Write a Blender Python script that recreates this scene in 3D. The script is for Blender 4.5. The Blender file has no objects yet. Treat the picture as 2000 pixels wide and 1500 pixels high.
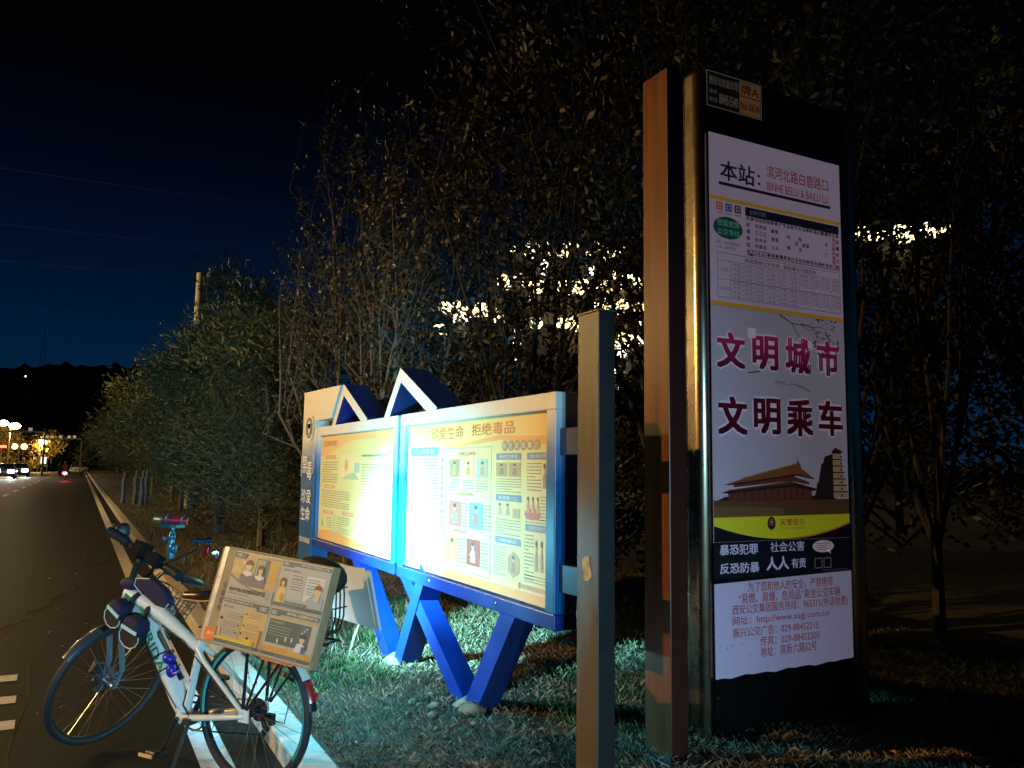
import bpy, bmesh, math, random
from mathutils import Vector, Matrix
R = math.radians
random.seed(7)
sc = bpy.context.scene
COL = sc.collection

# ------------------------------------------------------------------ camera, sky, lamps, exposure
CAM_H = 1.55
YAW, PITCH, ROLL, FPX = R(27.767), R(5.986), R(-0.767), 1587.4
hd = Vector((math.sin(YAW)*math.cos(PITCH), math.cos(YAW)*math.cos(PITCH), math.sin(PITCH)))
rt0 = Vector((math.cos(YAW), -math.sin(YAW), 0)); up0 = rt0.cross(hd)
rt = rt0*math.cos(ROLL) - up0*math.sin(ROLL); upv = up0*math.cos(ROLL) + rt0*math.sin(ROLL)
cam = bpy.data.cameras.new('camera'); cam.sensor_width = 36; cam.lens = 36*FPX/2000
cam.clip_end = 3000; cam.clip_start = .05
co = bpy.data.objects.new('camera', cam); COL.objects.link(co)
M3 = Matrix((rt, upv, -hd)).transposed()
co.matrix_world = Matrix.Translation((0, 0, CAM_H)) @ M3.to_4x4()
sc.camera = co
sc.view_settings.view_transform = 'Standard'; sc.view_settings.look = 'None'
sc.view_settings.exposure = 0.0; sc.view_settings.gamma = 1.0
sc.cycles.use_denoising = True
sc.cycles.max_bounces = 6; sc.cycles.diffuse_bounces = 3; sc.cycles.glossy_bounces = 3
sc.cycles.sample_clamp_indirect = 4.0

W = bpy.data.worlds.new('World'); sc.world = W; W.use_nodes = True
wn = W.node_tree.nodes; wl = W.node_tree.links
bg = wn['Background']; bg.inputs['Strength'].default_value = 1.0
tc = wn.new('ShaderNodeTexCoord'); sp = wn.new('ShaderNodeSeparateXYZ'); cr = wn.new('ShaderNodeValToRGB')
wl.new(tc.outputs['Generated'], sp.inputs[0]); wl.new(sp.outputs['Z'], cr.inputs[0]); wl.new(cr.outputs[0], bg.inputs[0])
el = cr.color_ramp.elements
el[0].position = 0.0; el[0].color = (.0006, .018, .050, 1)
el[1].position = 0.62; el[1].color = (.0003, .0004, .0006, 1)
for p_, c_ in ((.12, (.0006, .0125, .039, 1)), (.22, (.0006, .0056, .0205, 1)), (.32, (.0005, .0020, .0075, 1)), (.42, (.0003, .0005, .0012, 1))):
    e = el.new(p_); e.color = c_

def point(name, loc, power, color, radius=.15):
    l = bpy.data.lights.new(name, 'POINT'); l.energy = power; l.color = color; l.shadow_soft_size = radius
    o = bpy.data.objects.new(name, l); COL.objects.link(o); o.location = loc; return o
def spot(name, loc, to, power, color, ang, blend, radius=.03, parent=None):
    l = bpy.data.lights.new(name, 'SPOT'); l.energy = power; l.color = color; l.spot_size = R(ang)
    l.spot_blend = blend; l.shadow_soft_size = radius
    o = bpy.data.objects.new(name, l); COL.objects.link(o); o.location = loc
    o.rotation_euler = (Vector(to)-Vector(loc)).to_track_quat('-Z', 'Y').to_euler(); return o
SODIUM = (1.0, .57, .17)
# the street lamps of the far side of the road, two of the row stand left of the frame
spot('lamp_light', (-14.0, 8.5, 7.6), (1.5, 8.0, .2), 9500, SODIUM, 62, .8, .07)
point('lamp_light', (-10.0, 31.0, 8.2), 6500, (1.0, .66, .24), .25)
point('lamp_light', (-10.0, 77.0, 8.2), 3000, (1.0, .58, .20), .25)
# the bicycle's own headlight, aimed at the notice board
HL = Vector((.69, 4.95, 1.12))
CY = (.27, .90, .97)
spot('headlight_beam', HL, (2.0, 5.50, .90), 2300, CY, 68, 1.0, .02)
spot('headlight_spill', HL, (1.85, 5.20, .62), 340, (.15, .74, 1.0), 152, .6, .02)

# a vehicle waiting further back along the lane shines its cool headlights past the camera
for dx in (-.8, .7):
    spot('vehicle_headlight', (-1.3+dx, -13.0, 1.5), (.55, 6, .35), 4600, (.36, .76, 1.0), 25, 1.0, .09)

# ------------------------------------------------------------------ helpers
def pix(x, y, dist):            # a point so many metres out along the view through a pixel of the 2000 px photograph
    d = (hd + rt*(x-1000)/FPX - upv*(y-750)/FPX)
    return Vector((0, 0, CAM_H)) + d*dist
def pixY(x, y, Y):
    d = (hd + rt*(x-1000)/FPX - upv*(y-750)/FPX)
    return Vector((0, 0, CAM_H)) + d*(Y/d.y)

MATS = {}
def mat(name, col, rough=.6, metal=0, var=0.0, scale=8, bump=0, emit=0, ecol=None, spec=.5, coat=0, streak=0):
    if name in MATS: return MATS[name]
    m = bpy.data.materials.new(name); m.use_nodes = True; n = m.node_tree.nodes; l = m.node_tree.links
    b = n['Principled BSDF']; b.inputs['Base Color'].default_value = (*col, 1)
    b.inputs['Roughness'].default_value = rough; b.inputs['Metallic'].default_value = metal
    b.inputs['Specular IOR Level'].default_value = spec; b.inputs['Coat Weight'].default_value = coat
    if var or bump:
        t = n.new('ShaderNodeTexCoord'); nz = n.new('ShaderNodeTexNoise'); nz.inputs['Scale'].default_value = scale
        nz.inputs['Detail'].default_value = 6; nz.inputs['Roughness'].default_value = .65
        mp = n.new('ShaderNodeMapping'); mp.inputs['Scale'].default_value = (1, 1, streak or 1); l.new(t.outputs['Object'], mp.inputs[0]); l.new(mp.outputs[0], nz.inputs['Vector'])
    if var:
        r = n.new('ShaderNodeValToRGB'); r.color_ramp.elements[0].position = .3; r.color_ramp.elements[1].position = .72
        r.color_ramp.elements[0].color = (*[c*(1-var) for c in col], 1); r.color_ramp.elements[1].color = (*[min(1, c*(1+var)) for c in col], 1)
        l.new(nz.outputs[0], r.inputs[0]); l.new(r.outputs[0], b.inputs['Base Color'])
        rr = n.new('ShaderNodeMapRange'); rr.inputs[3].default_value = max(.05, rough-.12); rr.inputs[4].default_value = min(1, rough+.12)
        l.new(nz.outputs[0], rr.inputs[0]); l.new(rr.outputs[0], b.inputs['Roughness'])
    if bump:
        bp = n.new('ShaderNodeBump'); bp.inputs['Strength'].default_value = bump; bp.inputs['Distance'].default_value = .01
        l.new(nz.outputs[0], bp.inputs['Height']); l.new(bp.outputs[0], b.inputs['Normal'])
    if emit:
        b.inputs['Emission Color'].default_value = (*(ecol or col), 1); b.inputs['Emission Strength'].default_value = emit
    MATS[name] = m; return m

class MB:
    def __init__(s): s.v = []; s.f = []; s.m = []
    def add(s, vs, fs, mi=0):
        o = len(s.v); s.v += [tuple(v) for v in vs]; s.f += [tuple(i+o for i in f) for f in fs]; s.m += [mi]*len(fs); return s
    def box(s, lo, hi, mi=0, T=None):
        x0, y0, z0 = lo; x1, y1, z1 = hi
        vs = [Vector(p) for p in ((x0,y0,z0),(x1,y0,z0),(x1,y1,z0),(x0,y1,z0),(x0,y0,z1),(x1,y0,z1),(x1,y1,z1),(x0,y1,z1))]
        if T: vs = [T @ v for v in vs]
        return s.add(vs, [(0,3,2,1),(4,5,6,7),(0,1,5,4),(1,2,6,5),(2,3,7,6),(3,0,4,7)], mi)
    def tube(s, pts, r, n=8, mi=0, caps=True, sq=None):
        pts = [Vector(p) for p in pts]; k = len(pts); rs = r if isinstance(r, (list, tuple)) else [r]*k
        vs = []; pu = None
        for i, p in enumerate(pts):
            t = (pts[min(i+1, k-1)]-pts[max(i-1, 0)]); t = t.normalized() if t.length > 1e-9 else Vector((0, 0, 1))
            if pu is None:
                a = Vector((0, 0, 1)) if abs(t.z) < .9 else Vector((1, 0, 0)); u = t.cross(a).normalized()
            else:
                u = (pu - t*pu.dot(t)); u = u.normalized() if u.length > 1e-6 else t.orthogonal().normalized()
            pu = u; w = t.cross(u)
            for j in range(n):
                an = 2*math.pi*(j+.5*(n == 4))/n; vs.append(p + (u*math.cos(an)+w*math.sin(an)*(sq or 1))*rs[i])
        fs = [(i*n+j, i*n+(j+1) % n, (i+1)*n+(j+1) % n, (i+1)*n+j) for i in range(k-1) for j in range(n)]
        if caps: fs += [tuple(range(n-1, -1, -1)), tuple((k-1)*n+j for j in range(n))]
        return s.add(vs, fs, mi)
    def ring(s, c, ax, rad, r, n=48, k=8, mi=0, a0=0, a1=2*math.pi, e=None, sq=1):
        ax = Vector(ax).normalized(); e = Vector(e) if e else ax.orthogonal(); e = (e-ax*e.dot(ax)).normalized(); g = ax.cross(e); c = Vector(c)
        full = abs(a1-a0-2*math.pi) < 1e-6; vs = []; N = n if full else n+1
        for i in range(N):
            a = a0+(a1-a0)*i/n; d = e*math.cos(a)+g*math.sin(a)
            for j in range(k):
                b = 2*math.pi*j/k; vs.append(c+d*(rad+r*math.cos(b))+ax*r*sq*math.sin(b))
        fs = [((i % N)*k+j, ((i+1) % N)*k+j, ((i+1) % N)*k+(j+1) % k, (i % N)*k+(j+1) % k) for i in range(n) for j in range(k)]
        return s.add(vs, fs, mi)
    def prism(s, poly, fn, d0, d1, mi=0):      # fn(x, y, depth) -> 3-D
        n = len(poly); vs = [fn(x, y, d0) for x, y in poly]+[fn(x, y, d1) for x, y in poly]
        return s.add(vs, [tuple(range(n-1, -1, -1)), tuple(range(n, 2*n))]+[(i, (i+1) % n, n+(i+1) % n, n+i) for i in range(n)], mi)
    def ball(s, c, rad, mi=0, n=12, k=8, T=None):
        vs = []; c = Vector(c); rx, ry, rz = rad if isinstance(rad, (tuple, list)) else (rad,)*3
        for i in range(k+1):
            th = math.pi*i/k
            for j in range(n):
                ph = 2*math.pi*j/n; p = Vector((rx*math.sin(th)*math.cos(ph), ry*math.sin(th)*math.sin(ph), rz*math.cos(th)))
                vs.append(c+((T @ p) if T else p))
        fs = [(i*n+j, (i+1)*n+j, (i+1)*n+(j+1) % n, i*n+(j+1) % n) for i in range(k) for j in range(n)]
        return s.add(vs, fs, mi)
    def cyl(s, a, b, r, n=16, mi=0): return s.tube([a, b], r, n, mi)
    def xf(s, fn): s.v = [tuple(fn(Vector(v))) for v in s.v]; return s
    def build(s, name, ms, parent=None, smooth=True, bevel=0, ang=35):
        me = bpy.data.meshes.new(name); me.from_pydata(s.v, [], s.f)
        for m in (ms if isinstance(ms, (list, tuple)) else [ms]): me.materials.append(m)
        if any(s.m): me.polygons.foreach_set('material_index', s.m)
        if smooth:
            me.polygons.foreach_set('use_smooth', [True]*len(s.f)); me.set_sharp_from_angle(angle=R(ang))
        me.update()
        o = bpy.data.objects.new(name, me); COL.objects.link(o)
        if parent: o.parent = parent
        if bevel:
            b = o.modifiers.new('bevel', 'BEVEL'); b.width = bevel; b.segments = 2; b.limit_method = 'ANGLE'
        return o

def tag(o, label=None, cat=None, group=None, kind=None):
    if label: o['label'] = label
    if cat: o['category'] = cat
    if group: o['group'] = group
    if kind: o['kind'] = kind
    return o
def empty(name, loc=(0, 0, 0), rz=0):
    o = bpy.data.objects.new(name, None); COL.objects.link(o); o.location = loc; o.rotation_euler = (0, 0, rz); return o
def copy_tree(o, parent=None):
    c = o.copy(); COL.objects.link(c)
    if parent: c.parent = parent
    for ch in list(o.children): copy_tree(ch, c)
    return c

TXT = {}
def glyphs(s):
    if s not in TXT:
        c = bpy.data.curves.new('t', 'FONT'); c.body = s; c.resolution_u = 2
        o = bpy.data.objects.new('t', c); m = o.to_mesh()
        vs = [(v.co.x, v.co.y) for v in m.vertices]; fs = [tuple(p.vertices) for p in m.polygons]
        o.to_mesh_clear(); bpy.data.objects.remove(o); bpy.data.curves.remove(c)
        TXT[s] = (vs, fs)
    return TXT[s]

class Print:                      # a printed sheet: paper plus the ink as slightly raised faces, one mesh, one slot per colour
    def __init__(s, o, xd, yd, w, h, glow=0.0, rough=.5, var=0):
        s.o, s.x, s.y = Vector(o), Vector(xd).normalized(), Vector(yd).normalized(); s.n = s.x.cross(s.y); s.w, s.h = w, h
        s.mb = MB(); s.ms = []; s.ix = {}; s.glow = glow; s.rough = rough; s.var = var; s.L = 1
    def mi(s, c):
        if isinstance(c, str): m = MATS[c]
        else:
            k = 'ink_%02d_%02d_%02d_%d_%d' % (*[int(q*99) for q in c], int(s.glow*100), int(s.rough*100))
            m = mat(k, c, s.rough, var=s.var, scale=6, emit=s.glow)
        if m.name not in s.ix: s.ix[m.name] = len(s.ms); s.ms.append(m)
        return s.ix[m.name]
    def P(s, x, y, d): return s.o+s.x*x+s.y*y+s.n*d
    def sheet(s, c, t=.004):
        s.mb.box((0, 0, 0), (1, 1, 1), s.mi(c), Matrix(((*[s.x[0]*s.w, s.y[0]*s.h, s.n[0]*t], s.o[0]), (*[s.x[1]*s.w, s.y[1]*s.h, s.n[1]*t], s.o[1]), (*[s.x[2]*s.w, s.y[2]*s.h, s.n[2]*t], s.o[2]), (0, 0, 0, 1)))); s.t = t; return s
    def poly(s, pts, c, L=1):
        s.mb.add([s.P(x, y, s.t+.0006*L) for x, y in pts], [tuple(range(len(pts)))], s.mi(c)); return s
    def rect(s, x0, y0, x1, y1, c, L=1): return s.poly([(x0, y0), (x1, y0), (x1, y1), (x0, y1)], c, L)
    def frame(s, x0, y0, x1, y1, t, c, L=1):
        s.rect(x0, y0, x1, y0+t, c, L); s.rect(x0, y1-t, x1, y1, c, L); s.rect(x0, y0+t, x0+t, y1-t, c, L); s.rect(x1-t, y0+t, x1, y1-t, c, L); return s
    def ell(s, cx, cy, rx, ry, c, L=1, n=28): return s.poly([(cx+rx*math.cos(2*math.pi*i/n), cy+ry*math.sin(2*math.pi*i/n)) for i in range(n)], c, L)
    def text(s, t, x0, y0, x1, y1, c, L=2, bold=0.0):
        vs, fs = glyphs(t)
        if not vs: return s
        a, b = min(v[0] for v in vs), max(v[0] for v in vs); lo, hi = min(v[1] for v in vs), max(v[1] for v in vs)
        q = bold*(y1-y0)*1.1              # heavier type: the same letters laid again a hair to each side
        x0 += q; x1 -= q; y0 += q*.7; y1 -= q*.7
        sx = (x1-x0)/max(b-a, 1e-6); sy = (y1-y0)/max(hi-lo, 1e-6)
        sh = [(0, 0)] if not bold else ([(-q, -q*.7), (q, -q*.7), (-q, q*.7), (q, q*.7)] if bold < .05 else [(q*math.cos(i*math.pi/4), q*.9*math.sin(i*math.pi/4)) for i in range(8)])
        for k, (ox, oy) in enumerate(sh):
            s.mb.add([s.P(x0+(v[0]-a)*sx+ox, y0+(v[1]-lo)*sy+oy, s.t+.0006*L+.0001*k) for v in vs], fs, s.mi(c))
        return s
    def lines(s, x0, y0, x1, y1, n, c, L=1, rnd=None, fill=.42):
        rnd = rnd or random.Random(int(x0*1000+y0*777)); dy = (y1-y0)/n
        for i in range(n):          # body copy: rows of short word-like strokes
            y = y1-(i+.75)*dy; x = x0; end = x1 if (i+1) % 5 else x0+(x1-x0)*rnd.uniform(.3, .8)
            while x < end-dy*.3:
                w = dy*rnd.uniform(.5, 1.6); s.rect(x, y, min(x+w, end), y+dy*fill, c, L); x += w+dy*.14
        return s
    def build(s, name, parent=None): return s.mb.build(name, s.ms, parent, smooth=False)

# ------------------------------------------------------------------ ground, road, kerb
def sstep(a, b, x):
    t = max(0, min(1, (x-a)/(b-a))); return t*t*(3-2*t)
def gz(x, y):
    z = .10+.10*sstep(1.2, 1.95, x)
    z += .012*math.sin(x*3.1+y*1.7)*sstep(1.25, 1.6, x)+.01*math.sin(x*7.3-y*5.1)*sstep(1.25, 1.6, x)
    z += .10*sstep(5, 12, x)
    return z

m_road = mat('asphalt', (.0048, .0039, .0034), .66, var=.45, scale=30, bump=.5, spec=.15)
def big_sheet(name, x0, x1, y0, y1, z, m):
    o = MB().add([(x0, y0, z), (x1, y0, z), (x1, y1, z), (x0, y1, z)], [(0, 1, 2, 3)]).build(name, m, smooth=False)
    return tag(o, kind='structure')
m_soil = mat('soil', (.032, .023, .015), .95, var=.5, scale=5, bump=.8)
big_sheet('far_ground', -1500, 1500, -100, 1500, -.06, mat('dark_soil', (.02, .018, .012), .95, var=.4, scale=.3))
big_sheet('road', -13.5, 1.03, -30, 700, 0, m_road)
# verge
xs = [1.185+.055*i for i in range(70)]+[5.1+.6*i for i in range(12)]+[13+4*i for i in range(20)]
ys = [-6+.5*i for i in range(14)]+[1+.06*i for i in range(170)]+[11.4+.6*i for i in range(60)]+[48+6*i for i in range(90)]
vs = []; rg = random.Random(3)
for y in ys:
    for x in xs:
        vs.append((x, y, gz(x, y)+(rg.uniform(-.008, .008) if x > 1.25 else 0)))
nx = len(xs)
fs = [(j*nx+i, j*nx+i+1, (j+1)*nx+i+1, (j+1)*nx+i) for j in range(len(ys)-1) for i in range(nx-1)]
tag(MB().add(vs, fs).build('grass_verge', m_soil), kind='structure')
# kerb of separate stones in one long strip, worn granite
m_kerb = mat('granite_kerb', (.44, .40, .37), .75, var=.25, scale=9, bump=.25)
kb = MB(); y = -6
rk = random.Random(5)
while y < 320:
    L = .995 if y < 60 else 5.0; dx = rk.uniform(-.004, .004)
    kb.box((1.02+dx, y, -.05), (1.19+dx, y+L-.008, .115+rk.uniform(-.003, .003))); y += L+.003
tag(kb.build('kerb', m_kerb, bevel=.012), kind='structure')
m_paint = mat('road_paint', (.58, .56, .62), .6, var=.25, scale=14)
ln = MB(); ln.add([(.64, -6, .004), (.80, -6, .004), (.80, 320, .004), (.64, 320, .004)], [(0, 1, 2, 3)])
tag(ln.build('edge_line', m_paint, smooth=False), kind='structure')
ds = MB()
for k in range(36):
    y0 = 2.2+7*k; ds.add([(-3.14, y0, .004), (-2.99, y0, .004), (-2.99, y0+3, .004), (-3.14, y0+3, .004)], [(0, 1, 2, 3)])
ds.add([(-6.9, -6, .004), (-6.75, -6, .004), (-6.75, 320, .004), (-6.9, 320, .004)], [(0, 1, 2, 3)])
tag(ds.build('lane_marking', m_paint, smooth=False), kind='structure')
br = MB()
for k, yy in enumerate((5.80, 6.40, 7.03)):
    br.add([(-1.5, yy-.1, .004), (-.25-.03*k, yy-.09, .004), (-.255-.03*k, yy+.10, .004), (-1.5, yy+.12, .004)], [(0, 1, 2, 3)])
tag(br.build('bar_marking', m_paint, smooth=False), kind='structure')
ck = MB().tube([(-.235+.02*math.sin(i*1.3), 2+.4*i, .001) for i in range(16)], .0035, 4)
tag(ck.build('road_seam', mat('seam', (.045, .038, .032), .9), smooth=False), kind='structure')

rcx = random.Random(31)
for k, (x0_, y0_, L_) in enumerate(((-1.9, 5.0, 2.6), (-.6, 9.0, 3.5), (.1, 14, 5.0), (-2.4, 12, 4.0))):
    p_ = Vector((x0_, y0_, .0015)); pts = [p_]
    for i in range(14): p_ = p_+Vector((rcx.uniform(-.10, .10)+L_*.02, L_/14, 0)); pts.append(p_)
    tag(MB().tube(pts, .0022, 4).build('road_crack', MATS['seam'], smooth=False), kind='structure')
# fallen leaves and grit on the road, dry grass on the verge
lit = MB(); rl = random.Random(11)
for i in range(420):
    x = rl.uniform(-4, 1.0); y = rl.uniform(2.5, 26); a = rl.uniform(0, 6.28); s_ = rl.uniform(.004, .022)*(1.7 if rl.random() < .12 else 1)
    c, d = math.cos(a)*s_, math.sin(a)*s_
    lit.add([(x-c, y-d, .008), (x+d*.4, y-c*.4, .010+s_*.3), (x+c, y+d, .009), (x-d*.4, y+c*.4, .008)], [(0, 1, 2, 3)], rl.choice((0, 0, 1)))
tag(lit.build('road_litter', [mat('pale_leaf', (.42, .36, .28), .8), mat('brown_leaf', (.16, .09, .04), .8)], smooth=False), kind='stuff')
gr = MB(); rb = random.Random(21)
def blade(x, y, h, w, lean, mi):
    a = rb.uniform(0, 6.283); b = rb.uniform(0, 6.283); z = gz(x, y)-.01
    dx, dy = math.cos(a)*w, math.sin(a)*w; lx, ly = math.cos(b)*lean, math.sin(b)*lean
    gr.add([(x-dx, y-dy, z), (x+dx, y+dy, z), (x+lx*.5+dx*.6, y+ly*.5+dy*.6, z+h*.7), (x+lx, y+ly, z+h)], [(0, 1, 2, 3)], mi)
for i in range(115000):
    u = rb.random(); y = 2.2+10*u**1.35; x = 1.22+rb.random()**1.2*5.2
    g = math.sin(x*2.3+1)*math.sin(y*1.9)+.5*math.sin(x*5.7+y*3.3)
    green = g > .55
    h = rb.uniform(.012, .05)*(1.5 if green else 1)*(1 if y < 6 else 1.4)
    blade(x, y, h, .0010+.00022*y, rb.uniform(.015, .06), (rb.choice((2, 3)) if green and rb.random() < .75 else rb.choice((0, 0, 1))))
for i in range(9000):
    y = 12+40*rb.random()**1.5; x = 1.25+4.5*rb.random(); blade(x, y, rb.uniform(.04, .12), .008, .06, rb.choice((0, 1, 1, 2)))
for i in range(160):      # tall dry stalks beside the kerb, behind the saddle
    x = rb.gauss(1.55, .16); y = rb.gauss(6.6, .5); blade(x, y, rb.uniform(.12, .34), .004, rb.uniform(.03, .12), rb.choice((0, 1)))
tag(gr.build('dry_grass', [mat('straw', (.24, .195, .12), .85), mat('straw_brown', (.13, .095, .055), .85), mat('grass_green', (.045, .10, .022), .8), mat('grass_deep', (.03, .065, .02), .8)], smooth=False), kind='stuff')
le = MB(); rl = random.Random(4)
for i in range(700):
    x = 1.3+5.5*rl.random(); y = 1.5+9*rl.random(); z = gz(x, y)+.02; a = rl.uniform(0, 6.28); s_ = rl.uniform(.012, .03)
    c, d = math.cos(a)*s_, math.sin(a)*s_
    le.add([(x-c, y-d, z), (x+d*.5, y-c*.5, z+.015), (x+c, y+d, z+.004), (x-d*.5, y+c*.5, z+rl.uniform(0, .015))], [(0, 1, 2), (0, 2, 3)], rl.choice((0, 1)))
tag(le.build('fallen_leaves', [MATS['brown_leaf'], mat('tan_leaf', (.28, .17, .08), .8)], smooth=False), kind='stuff')

# ------------------------------------------------------------------ notice board
# paint that is printed white at the top and blue below
def graded(name, lo, hi):
    m = bpy.data.materials.new(name); m.use_nodes = True; n = m.node_tree.nodes; l = m.node_tree.links; b = n['Principled BSDF']
    t = n.new('ShaderNodeTexCoord'); s = n.new('ShaderNodeSeparateXYZ'); l.new(t.outputs['Object'], s.inputs[0])
    nz = n.new('ShaderNodeTexNoise'); nz.inputs['Scale'].default_value = 3; l.new(t.outputs['Object'], nz.inputs['Vector'])
    ad = n.new('ShaderNodeMath'); ad.operation = 'MULTIPLY_ADD'; l.new(nz.outputs[0], ad.inputs[0]); ad.inputs[1].default_value = .12; l.new(s.outputs['Z'], ad.inputs[2])
    mr = n.new('ShaderNodeMapRange'); mr.inputs[1].default_value = lo+.06; mr.inputs[2].default_value = hi+.06; l.new(ad.outputs[0], mr.inputs[0])
    r = n.new('ShaderNodeValToRGB'); r.color_ramp.elements[0].color = (.003, .085, .26, 1); r.color_ramp.elements[1].color = (.72, .72, .68, 1)
    e = r.color_ramp.elements.new(.45); e.color = (.16, .24, .46, 1)
    l.new(mr.outputs[0], r.inputs[0]); l.new(r.outputs[0], b.inputs['Base Color']); b.inputs['Roughness'].default_value = .38
    MATS[name] = m; return m
m_grad = graded('graded_paint', 1.50, 1.84)
m_blue = mat('blue_paint', (.002, .024, .20), .38, var=.12, scale=4)
m_navy = mat('navy_paint', (.006, .022, .10), .4, var=.2, scale=4)
m_white = mat('white_paint', (.74, .73, .68), .45, var=.08, scale=5)
XB = 2.0
board = tag(empty('notice_board', (0, 0, 0)), 'blue and white notice board with two poster cases on zigzag legs', 'notice board')
YZ = lambda x0: (lambda a, b, d: (x0+d, a, b))
def strut(pts, w, x0=XB+.03, x1=XB+.16, ms=None, name='leg', front=0):
    # flat bar following a polyline in the Y-Z plane: front face one paint, edges blue
    b = MB(); P = [Vector((0, p[0], p[1])) for p in pts]; k = len(P); A = []; B = []
    for i, p in enumerate(P):
        if 0 < i < k-1:
            d0 = (P[i]-P[i-1]).normalized(); d1 = (P[i+1]-P[i]).normalized()
            n0 = Vector((0, -d0.z, d0.y)); n1 = Vector((0, -d1.z, d1.y)); mm = (n0+n1).normalized(); q = mm/max(.25, mm.dot(n0))
        else:
            d = (P[1]-P[0] if i == 0 else P[-1]-P[-2]).normalized(); q = Vector((0, -d.z, d.y))
        A.append(p+q*w/2); B.append(p-q*w/2)
    for i in range(k-1):
        q = [A[i], A[i+1], B[i+1], B[i]]
        v = [(x0, p.y, p.z) for p in q]+[(x1, p.y, p.z) for p in q]
        b.add(v, [(0, 1, 2, 3)], 0); b.add(v, [(7, 6, 5, 4), (0, 4, 5, 1), (2, 6, 7, 3)]+([(3, 7, 4, 0)] if i == 0 else [])+([(1, 5, 6, 2)] if i == k-2 else []), 1)
    return b
# legs
strut([(4.30, .10), (5.62, .93)], .115).build('leg', [m_blue, m_blue], board, smooth=False, bevel=.004)
strut([(4.42, .06), (3.76, .93)], .13, XB+.026, XB+.164).build('leg', [m_blue, m_navy], board, smooth=False, bevel=.004)
strut([(5.60, .06), (5.05, .90)], .12, XB+.022, XB+.168).build('leg', [m_blue, m_blue], board, smooth=False, bevel=.004)
strut([(5.56, .06), (6.75, .93)], .12).build('leg', [m_blue, m_blue], board, smooth=False, bevel=.004)
# peaks above the cases
strut([(7.285, 1.90), (6.972, 2.225), (6.30, 1.90)], .085, XB+.003, XB+.22).build('peak', [m_grad, m_blue], board, smooth=False, bevel=.003)
strut([(5.835, 1.90), (5.532, 2.215), (4.86, 1.90)], .09, XB+.004, XB+.22).build('peak', [m_grad, m_navy], board, smooth=False, bevel=.003)
# end pillar with its logo and lettering
pl = MB(); f_ = YZ(0)
pl.prism([(8.36, .12), (7.85, .12), (7.83, 1.99), (7.30, 1.99), (7.02, 2.27), (8.34, 2.30)], f_, XB-.012, XB+.15)
pillar = pl.build('pillar', m_grad, board, smooth=False, bevel=.003)
lp = Print((XB-.014, 8.34, .12), (0, -1, 0), (0, 0, 1), .5, 2.1, rough=.5)
lp.t = .002
WH = (.80, .80, .78)
lp.ell(.28, 1.81, .175, .135, WH, 6, 36); lp.ell(.28, 1.81, .135, .105, (.10, .12, .13), 8, 32); lp.ell(.28, 1.84, .055, .042, WH, 10, 20)
lp.poly([(.26, 1.75), (.30, 1.75), (.335, 1.85), (.225, 1.85)], WH, 10); lp.text('中国禁毒', .19, 1.725, .37, 1.745, WH, 11)
lp.text('禁', .05, 1.36, .25, 1.55, WH, 3, .012); lp.text('毒', .24, 1.30, .44, 1.49, WH, 3, .012)
lp.rect(.0, 1.33, .02, 1.53, WH, 3); lp.rect(.47, 1.36, .49, 1.56, WH, 3)
lp.text('珍爱', .06, 1.07, .44, 1.21, WH, 3, .015); lp.text('生命', .06, .90, .42, 1.04, WH, 3, .015)
lp.text('西安市禁毒委', .04, .69, .46, .745, WH, 3, .01)
lp.build('lettering', pillar)
for fy in (4.36, 5.60):
    fo = MB().ball((XB+.095, fy, .17), (.15, .17, .075), 0, 14, 8); rf_ = random.Random(int(fy*10)); fo.v = [tuple(Vector(v)+Vector((rf_.uniform(-.012, .012), rf_.uniform(-.012, .012), rf_.uniform(-.008, .008)))) for v in fo.v]
    fo.build('footing', mat('rough_concrete', (.20, .17, .13), .95, var=.3, scale=14, bump=.5), board, ang=60)
# two poster cases
def case(y0, y1, z0, z1, xf, near=False):
    fr = MB(); w = .085
    for lo, hi, mi in (((y0, z1-w), (y1, z1), 0), ((y0, z0), (y1, z0+w*.9), 1), ((y0, z0+w*.9), (y0+w, z1-w), 2), ((y1-w, z0+w*.9), (y1, z1-w), 2)):
        fr.box((xf, lo[0], lo[1]), (XB+.12, hi[0], hi[1]), mi)
    o = fr.build('case_frame', [m_white, m_blue, m_grad], board, smooth=False, bevel=.006)
    bk = MB().box((XB+.035, y0+.01, z0+.01), (XB+.11, y1-.01, z1-.01)); bk.build('back_panel', m_navy, board, smooth=False)
    for yy in (y0+.28*(y1-y0), y0+.72*(y1-y0)): MB().ball((xf-.002, yy, z0+.04), (.004, .012, .012), 0, 8, 6).build('screw', mat('chrome', (.7, .7, .7), .2, 1), board)
    return o
case(5.545, 7.83, .80, 1.925, XB-.005); case(3.335, 5.475, .80, 1.925, XB-.008)
CR = (.72, .66, .28); OR = (.80, .40, .12); INK = (.28, .25, .20); BL = (.20, .26, .32); RED = (.55, .14, .07); YEL = (.82, .60, .22); GRN = (.42, .52, .30); SKIN = (.62, .42, .28); DK = (.12, .11, .10)
def casepaper(ytop, w, h):
    p = Print((XB+.028, ytop, .885), (0, -1, 0), (0, 0, 1), w, h, rough=.55); p.sheet(CR, .004); return p
p2 = casepaper(5.385, 1.96, .955)
W2, H2 = 1.96, .955
p2.poly([(0, H2), (W2, H2), (W2, .80), (1.3, .83), (.62, .81), (.35, .86), (0, .93)], YEL, 1)
p2.poly([(.55, .80), (.95, .795), (1.40, .825), (1.96, .79), (1.96, .83), (1.4, .85), (.95, .82)], OR, 2)
p2.rect(0, .0, W2, .05, OR, 1); p2.rect(0, .05, W2, .09, (.82, .55, .26), 1)
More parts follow.
